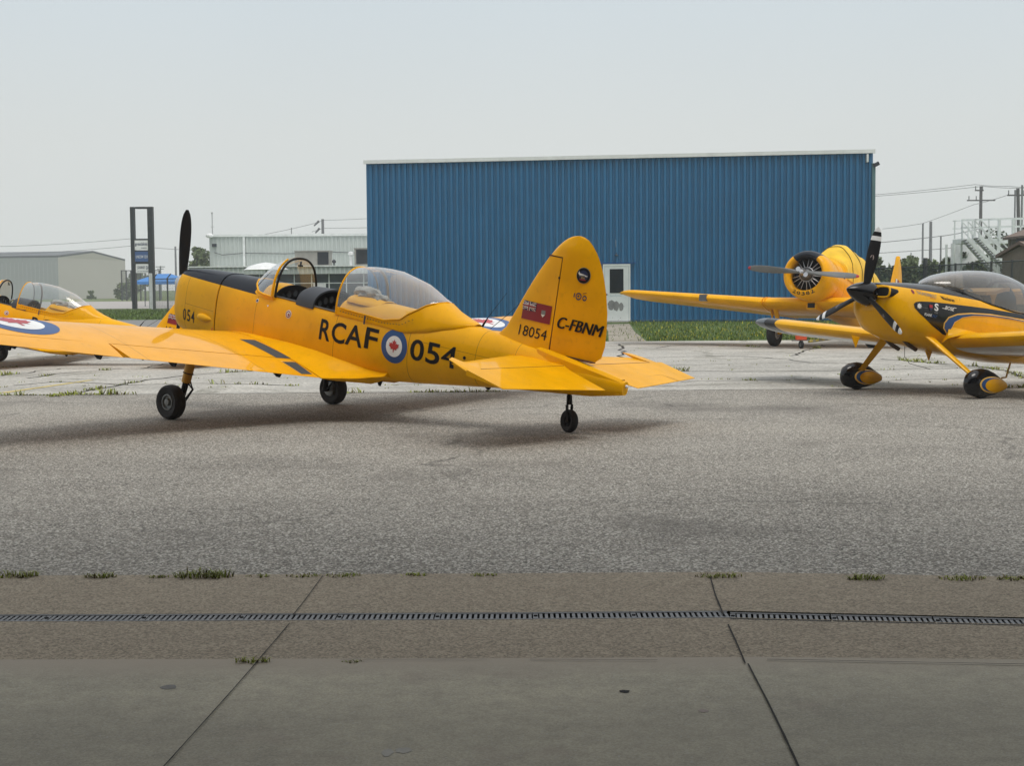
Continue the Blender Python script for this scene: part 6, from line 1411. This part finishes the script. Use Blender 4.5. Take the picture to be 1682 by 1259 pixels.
# ------------------------------------------------------------------ radial-engined trainer behind it
def radial(loc, yaw, pitch):
    R = pose(yaw, pitch, 0); Ri = R.transposed()
    root = thing('radial_engine_plane', 'yellow radial-engined trainer marked 20382 with a yellow canopy cover, facing the camera', 'airplane', loc, None, R)
    def gl(p): return Ri @ (Vector(p) - Vector(loc))
    CZ = 1.57
    cp = paint('radial_cowl', (0.84, 0.385, 0.001), extra=(DARKTOP, lambda nt, s, t: math_(nt, 'MULTIPLY', math_(nt, 'GREATER_THAN', math_(nt, 'SUBTRACT', s.outputs[2], CZ), math_(nt, 'MULTIPLY', math_(nt, 'ABSOLUTE', s.outputs[1]), 1.28)), step(nt, s.outputs[0], .25))), rough=.3)
    yp = bpy.data.materials['airframe_yellow']
    LIP = [(.405, 1.50), (.415, 1.575), (.44, 1.62), (.475, 1.64), (.515, 1.63), (.555, 1.585), (.585, 1.51), (.605, 1.40), (.612, 1.2), (.605, .95), (.585, .72)]
    mb = MB(); mb.lathe([(r, x) for r, x in LIP], (0, 0, CZ), (1, 0, 0), 56)
    mb.lathe([(.40, 1.50), (.42, 1.2), (.55, .75)], (0, 0, CZ), (1, 0, 0), 40)
    def lipx(r):
        for a, b in zip(LIP[2:], LIP[3:]):
            if a[0] <= r <= b[0]: return a[1] + (b[1] - a[1]) * (r - a[0]) / (b[0] - a[0])
        return 1.5
    for i, ch in enumerate('20382'):
        an = radians(-27 + 13.5 * i)
        def Ft(u, v):
            th_ = an + u / .50; r = .505 + v; return Vector((lipx(r) + .008, -r * sin(th_) * -1 * 1, CZ - r * cos(th_)))
        vf = fit_text(ch, .085, .085, .012); decal(mb, ([(u - .0425, .0425 - v if 0 else v - .0425) for u, v in vf[0]], vf[1]), lambda u, v: (lambda th_, r: Vector((lipx(r) + .008, r * sin(th_), CZ - r * cos(th_))))(an + u / .50, .50 - v), INK, .04)
    fm = list(DECM); fm[0] = cp; mb.build('cowling', fm, root, 40)
    mb = MB(); mb.lathe([(.0, 1.2), (.41, 1.2)], (0, 0, CZ), (1, 0, 0), 32); mb.build('engine_bay', mk['interior'], root)
    en = MB(); en.lathe([(0, 1.62), (.08, 1.61), (.13, 1.57), (.16, 1.50), (.19, 1.42), (.20, 1.30), (.20, 1.2)], (0, 0, CZ), (1, 0, 0), 28)
    eng = en.build('crankcase', simple('engine_grey', (.10, .105, .11), .4, .5), root, 50)
    for i in range(9):
        a = 2 * pi * i / 9 + .17; d = Vector((0, sin(a), cos(a))); m_ = MB(); prof = []
        for k in range(14): prof += [(.085 if k % 2 else .072, .19 + k * .015), (.085 if k % 2 else .072, .19 + k * .015 + .013)]
        m_.lathe(prof, (1.34, 0, CZ), d, 16); o_ = m_.build('cylinder', mk['interior'], root, 30); o_.parent = eng
        sd_ = d.cross(Vector((1, 0, 0)))
        m_ = MB()
        for q in (.035, -.035): m_.tube([Vector((1.47, 0, CZ)) + d * .175 + sd_ * q * .8, Vector((1.43, 0, CZ)) + d * .385 + sd_ * q * 1.6], .008, 6)
        o_ = m_.build('pushrod', mk['silver'], root); o_.parent = eng
    m_ = MB(); m_.tube([Vector((1.49, .175 * cos(a), CZ + .175 * sin(a))) for a in frange(0, 2 * pi, 33)], .010, 6); o_ = m_.build('ignition_ring', mk['silver'], root); o_.parent = eng
    pa = radians(5); 
    for s_ in (1, -1):
        d = Vector((0, -cos(pa), sin(pa))) * s_; m_ = MB(); blade_mesh(m_, (1.78, 0, CZ), (1, 0, 0), d, 1.42, .20, (-62, -22), .03, 0, n=20, c0=.45, bands=((.93, 1.1, 1),)); m_.build('propeller_blade', [mk['blade_grey'], mk['red']], root, 60)
    m_ = MB(); m_.lathe([(0, 1.88), (.05, 1.87), (.07, 1.80), (.09, 1.72), (.07, 1.62)], (0, 0, CZ), (1, 0, 0), 20); m_.tube([(1.83, .10, CZ - .07), (1.72, .10, CZ - .07)], .06, 12); m_.tube([(1.83, -.10, CZ + .07), (1.72, -.10, CZ + .07)], .06, 12); m_.build('hub', mk['silver'], root)
    # fuselage
    HS = [(.74, 2.16, .98, .585, 2.1), (.2, 2.24, .90, .56, 2.2), (-.6, 2.26, .84, .52, 2.3), (-2.4, 2.22, .84, .48, 2.3), (-4.0, 2.16, 1.05, .34, 2.2), (-5.6, 2.02, 1.45, .16, 2.1), (-6.5, 1.95, 1.70, .04, 2.0)]
    mb = MB(); mb.loft([ring(HS, x, 40) for x in frange(.74, -6.5, 24)]); mb.build('fuselage', paint('radial_yellow', (0.84, 0.385, 0.001), [(0, .25, .006, 0, 3), (0, -.35, .005, 0, 3)]), root, 50)
    mb = MB(); b0 = Vector((.35, .55, 1.75)); mb.loft([[b0 + Vector((dx, .01 + .02 * cos(a), r * sin(a))) for a in [2 * pi * i / 12 for i in range(12)]] for dx, r in ((.06, .07), (-.06, .07))]); mb.build('vent', mk['interior'], root)
    mb = MB(); mb.loft([[Vector((x, y, z)) for y, z in ((.12, .80), (.12, 1.0), (-.12, 1.0), (-.12, .80))] for x in (1.0, .3)]); mb.build('oil_cooler_scoop', yp, root, 0)
    mb = MB(); mb.box((1.003, 0, .885), (.02, .18, .12)); mb.build('scoop_mouth', mk['matt_black'], root, 0)
    # canopy cover
    cvm, nt, b = newmat('cover_yellow'); nt.links.new(mul(nt, (0.82, 0.50, 0.006), noise_fac(nt, 2.5, .75, 1.15, 4)), b.inputs['Base Color']); b.inputs['Roughness'].default_value = .55
    TC = [(.05, 2.24), (-.12, 2.42), (-.35, 2.65), (-.62, 2.78), (-1.0, 2.80), (-1.6, 2.77), (-2.3, 2.74), (-3.0, 2.62), (-3.8, 2.42), (-4.3, 2.20)]
    mb = MB(); rg = []
    for x, zt_ in [(x, None) for x in frange(.05, -4.3, 40)]:
        for a, b in zip(TC, TC[1:]):
            if a[0] >= x >= b[0] - 1e-6: t = (a[0] - x) / (a[0] - b[0]); zt_ = a[1] * (1 - t) + b[1] * t; break
        zt_ = zt_ or 2.2; zl_ = 1.72; w_ = hw(HS, x, zl_) + .02; r = []
        for i in range(31):
            a = pi * i / 30; ca, sa = cos(a), sin(a); y = w_ * math.copysign(abs(ca) ** .8, ca); z = zl_ + (zt_ - zl_) * sa ** .8
            y *= 1 - .18 * max(0, z - 2.2) / .5; f = .035 * noise.noise(Vector((x * 2.6 + z * 2.2, y * 1.2, z * 1.1))) + .014 * noise.noise(Vector((x * 8 + z * 5, y * 3, z * 2)))
            r.append(Vector((x, y * (1 + f * 1.2), z + f * sa)))
        rg.append(r)
    mb.loft(rg, closed=False, c0=True, c1=True); mb.build('canopy_cover', cvm, root, 60)
    m_ = MB()
    for x in (-.35, -1.15, -2.3): 
        k_ = min(range(len(rg)), key=lambda i: abs(rg[i][0].x - x)); m_.tube([p + Vector((.004 - .35 * (p.z - 1.7) * 0, p.y * .012, .008)) for p in rg[k_]], .008, 5)
    m_.build('cover_strap', mk['ink'], root)
    # wings: flat centre section, tapered outer panels
    def wing_r(y, sg, tipf=1.0):
        if y <= 1.32: x0, x1, z = .98, -1.45, .98
        else: t = (y - 1.32) / 4.3; x0 = .98 - .40 * t; x1 = -1.45 + .72 * t; z = .98 + .085 * (y - 1.32)
        c = (x0 - x1); m_ = (x0 + x1) / 2
        if y > 5.2: k = sqrt(max(.02, 1 - ((y - 5.2) / .46) ** 2)); x0 = m_ + (x0 - m_) * (.55 + .45 * k); x1 = m_ + (x1 - m_) * (.55 + .45 * k); tipf = max(.12, k)
        c = x0 - x1; S = [(1 - cos(pi * i / 12)) / 2 for i in range(13)]; hu, hl = .082 * tipf, .055 * tipf
        return [Vector((x0 - s * c, sg * y, z + hu * c * naca(s))) for s in S] + [Vector((x0 - s * c, sg * y, z - hl * c * naca(s) - .001)) for s in S[::-1]]
    for sg in (1, -1):
        m_ = MB(); m_.loft([wing_r(y, sg) for y in (0.0, .6, 1.30)]); m_.build('wing_centre', cp if 0 else yp, root, 50)
        m_ = MB(); m_.loft([wing_r(y, sg) for y in (1.34, 2.2, 3.2, 4.2, 5.2, 5.35, 5.5, 5.6, 5.65)]); wg = m_.build('wing', yp, root, 50)
        for y in (1.32, 1.25): m_ = MB(); r = wing_r(y, sg); cc = sum(r, Vector()) / len(r); m_.loft([[cc + (p - cc) * 1.025 + Vector((.02 * (1 if p.x > cc.x else -1), dy, 0)) for p in r] for dy in (-.012 - (0), .012)]); o_ = m_.build('joint_band', yp, root, 0); o_.parent = wg
        m_ = MB(); r = wing_r(3.0, sg); m_.box((r[0].x + .008 - .05, sg * 3.0, r[0].z), (.12, .20, .16)); o_ = m_.build('landing_light', mk['gauge'], root, 0); o_.parent = wg
        m_ = MB(); m_.sphere((.2, sg * 5.69, 1.36), .05, 0, 6, (1.6, 1, .6)); o_ = m_.build('tip_lamp', mk['gold'], root); o_.parent = wg
    # tail
    m_ = MB(); rg = []
    for z, xa, xb in ((1.9, -4.9, -6.35), (2.3, -5.15, -6.45), (2.7, -5.32, -6.45), (3.1, -5.50, -6.35), (3.35, -5.62, -6.22), (3.5, -5.74, -6.08), (3.55, -5.82, -6.0)):
        rg.append([Vector((xa, 0, z)), Vector((xa - .25 * (xa - xb), .055, z)), Vector((xa - .6 * (xa - xb), .045, z)), Vector((xb, 0, z)), Vector((xa - .6 * (xa - xb), -.045, z)), Vector((xa - .25 * (xa - xb), -.055, z))])
    m_.loft(rg)
    for sg in (1, -1):
        Ff = lambda u, v: Vector((-(5.6 + u), sg * (.055 + .004), v)); decal(m_, poly2d([(.0, 2.62), (.34, 2.62), (.34, 2.85), (0, 2.85)]), Ff, DRED); decal(m_, poly2d([(.0, 2.74), (.15, 2.74), (.15, 2.85), (0, 2.85)]), lambda u, v: Ff(u, v) + Vector((0, sg * .004, 0)), WHI)
    fm = list(DECM); fm[0] = yp; m_.build('fin', fm, root, 50)
    for sg in (1, -1):
        m_ = MB(); m_.loft([[Vector((xa, sg * y, 1.95)), Vector(((xa + xb) / 2, sg * y, 2.0)), Vector((xb, sg * y, 1.95)), Vector(((xa + xb) / 2, sg * y, 1.9))] for y, xa, xb in ((.08, -5.0, -6.2), (1.4, -5.25, -6.2), (1.85, -5.5, -6.1))]); m_.build('tailplane', yp, root, 40)
    # gear
    for sg in (1, -1):
        wv = Vector(loc) + R @ Vector((.0, 1.27 * sg, 0)); wv.z = .34; c = gl(wv); wheel(root, c, .34, .22, (0, 1, 0), .45, 'silver')
        m_ = MB(); m_.tube([c + Vector((0, -.17 * sg, 0)), Vector((.28, 1.12 * sg, .62)), Vector((.62, 1.10 * sg, .95))], [.045, .05, .075], 10); m_.tube([c + Vector((0, -.17 * sg, 0)), c], .04, 8); m_.build('landing_leg', yp, root)
        m_ = MB(); m_.tube([c + Vector((.02, -.17 * sg, .08)), Vector((.26, 1.12 * sg, .60))], .032, 8); m_.build('oleo', mk['silver'], root)
        m_ = MB(); m_.prism([Vector((.75, (1.2) * sg, .96)), Vector((.35, 1.2 * sg, .95)), Vector((.45, 1.22 * sg, .62))], (0, .015, 0)); m_.build('gear_door', yp, root, 0)
    tw = gl(Vector((*(Vector(loc) + R @ Vector((-5.7, 0, 0))).xy, .16))); wheel(root, tw, .16, .1); m_ = MB(); m_.tube([tw, Vector((-5.5, 0, 1.6))], .03, 8); m_.build('tail_leg', mk['ink'], root)
radial((7.83, 36.83, 0), radians(-58.7), radians(11))

# tow bar with small wheel under the radial trainer
p = G(1316, 573); tbr = thing('tow_bar', 'orange tow dolly head with small wheel and striped bar on the concrete', 'tow bar', (p.x, p.y, 0))
wheel(tbr, (0, 0, .10), .10, .07, (1, .25, 0)); m_ = MB(); m_.box((0, .02, .30), (.24, .22, .16)); m_.box((0, 0, .385), (.13, .14, .05)); m_.build('head', mk['orange'], tbr, 0)
m_ = MB(); m_.box((-.02, 0, .205), (.42, .10, .03)); m_.box((0, 0, .15), (.05, .04, .12)); m_.build('fork', mk['grey_metal'], tbr, 0)
q = G(1440, 563) - p; q.z = .26; m_ = MB(); a_ = Vector((.2, .05, .17))
for i in range(24): m_.tube([a_.lerp(q, i / 24), a_.lerp(q, (i + 1) / 24)], .03, 8, i % 2)
m_.build('bar', [simple('bar_yellow', (.6, .5, .12), .5), simple('bar_grey', (.35, .34, .25), .5)], tbr)

# ------------------------------------------------------------------ haze
hm = bpy.data.materials.new('haze'); hm.use_nodes = True; nt = hm.node_tree; nt.nodes.clear(); o_ = N(nt, 'ShaderNodeOutputMaterial'); v_ = N(nt, 'ShaderNodeVolumePrincipled')
v_.inputs['Color'].default_value = (.93, .97, 1, 1); v_.inputs['Density'].default_value = 0.0007; v_.inputs['Anisotropy'].default_value = 0.2; nt.links.new(v_.outputs[0], o_.inputs['Volume'])
m_ = MB(); m_.box((0, 170, 8), (760, 420, 18.0 + 4)); hz = m_.build('haze', hm, smooth=0); hz['kind'] = 'stuff'
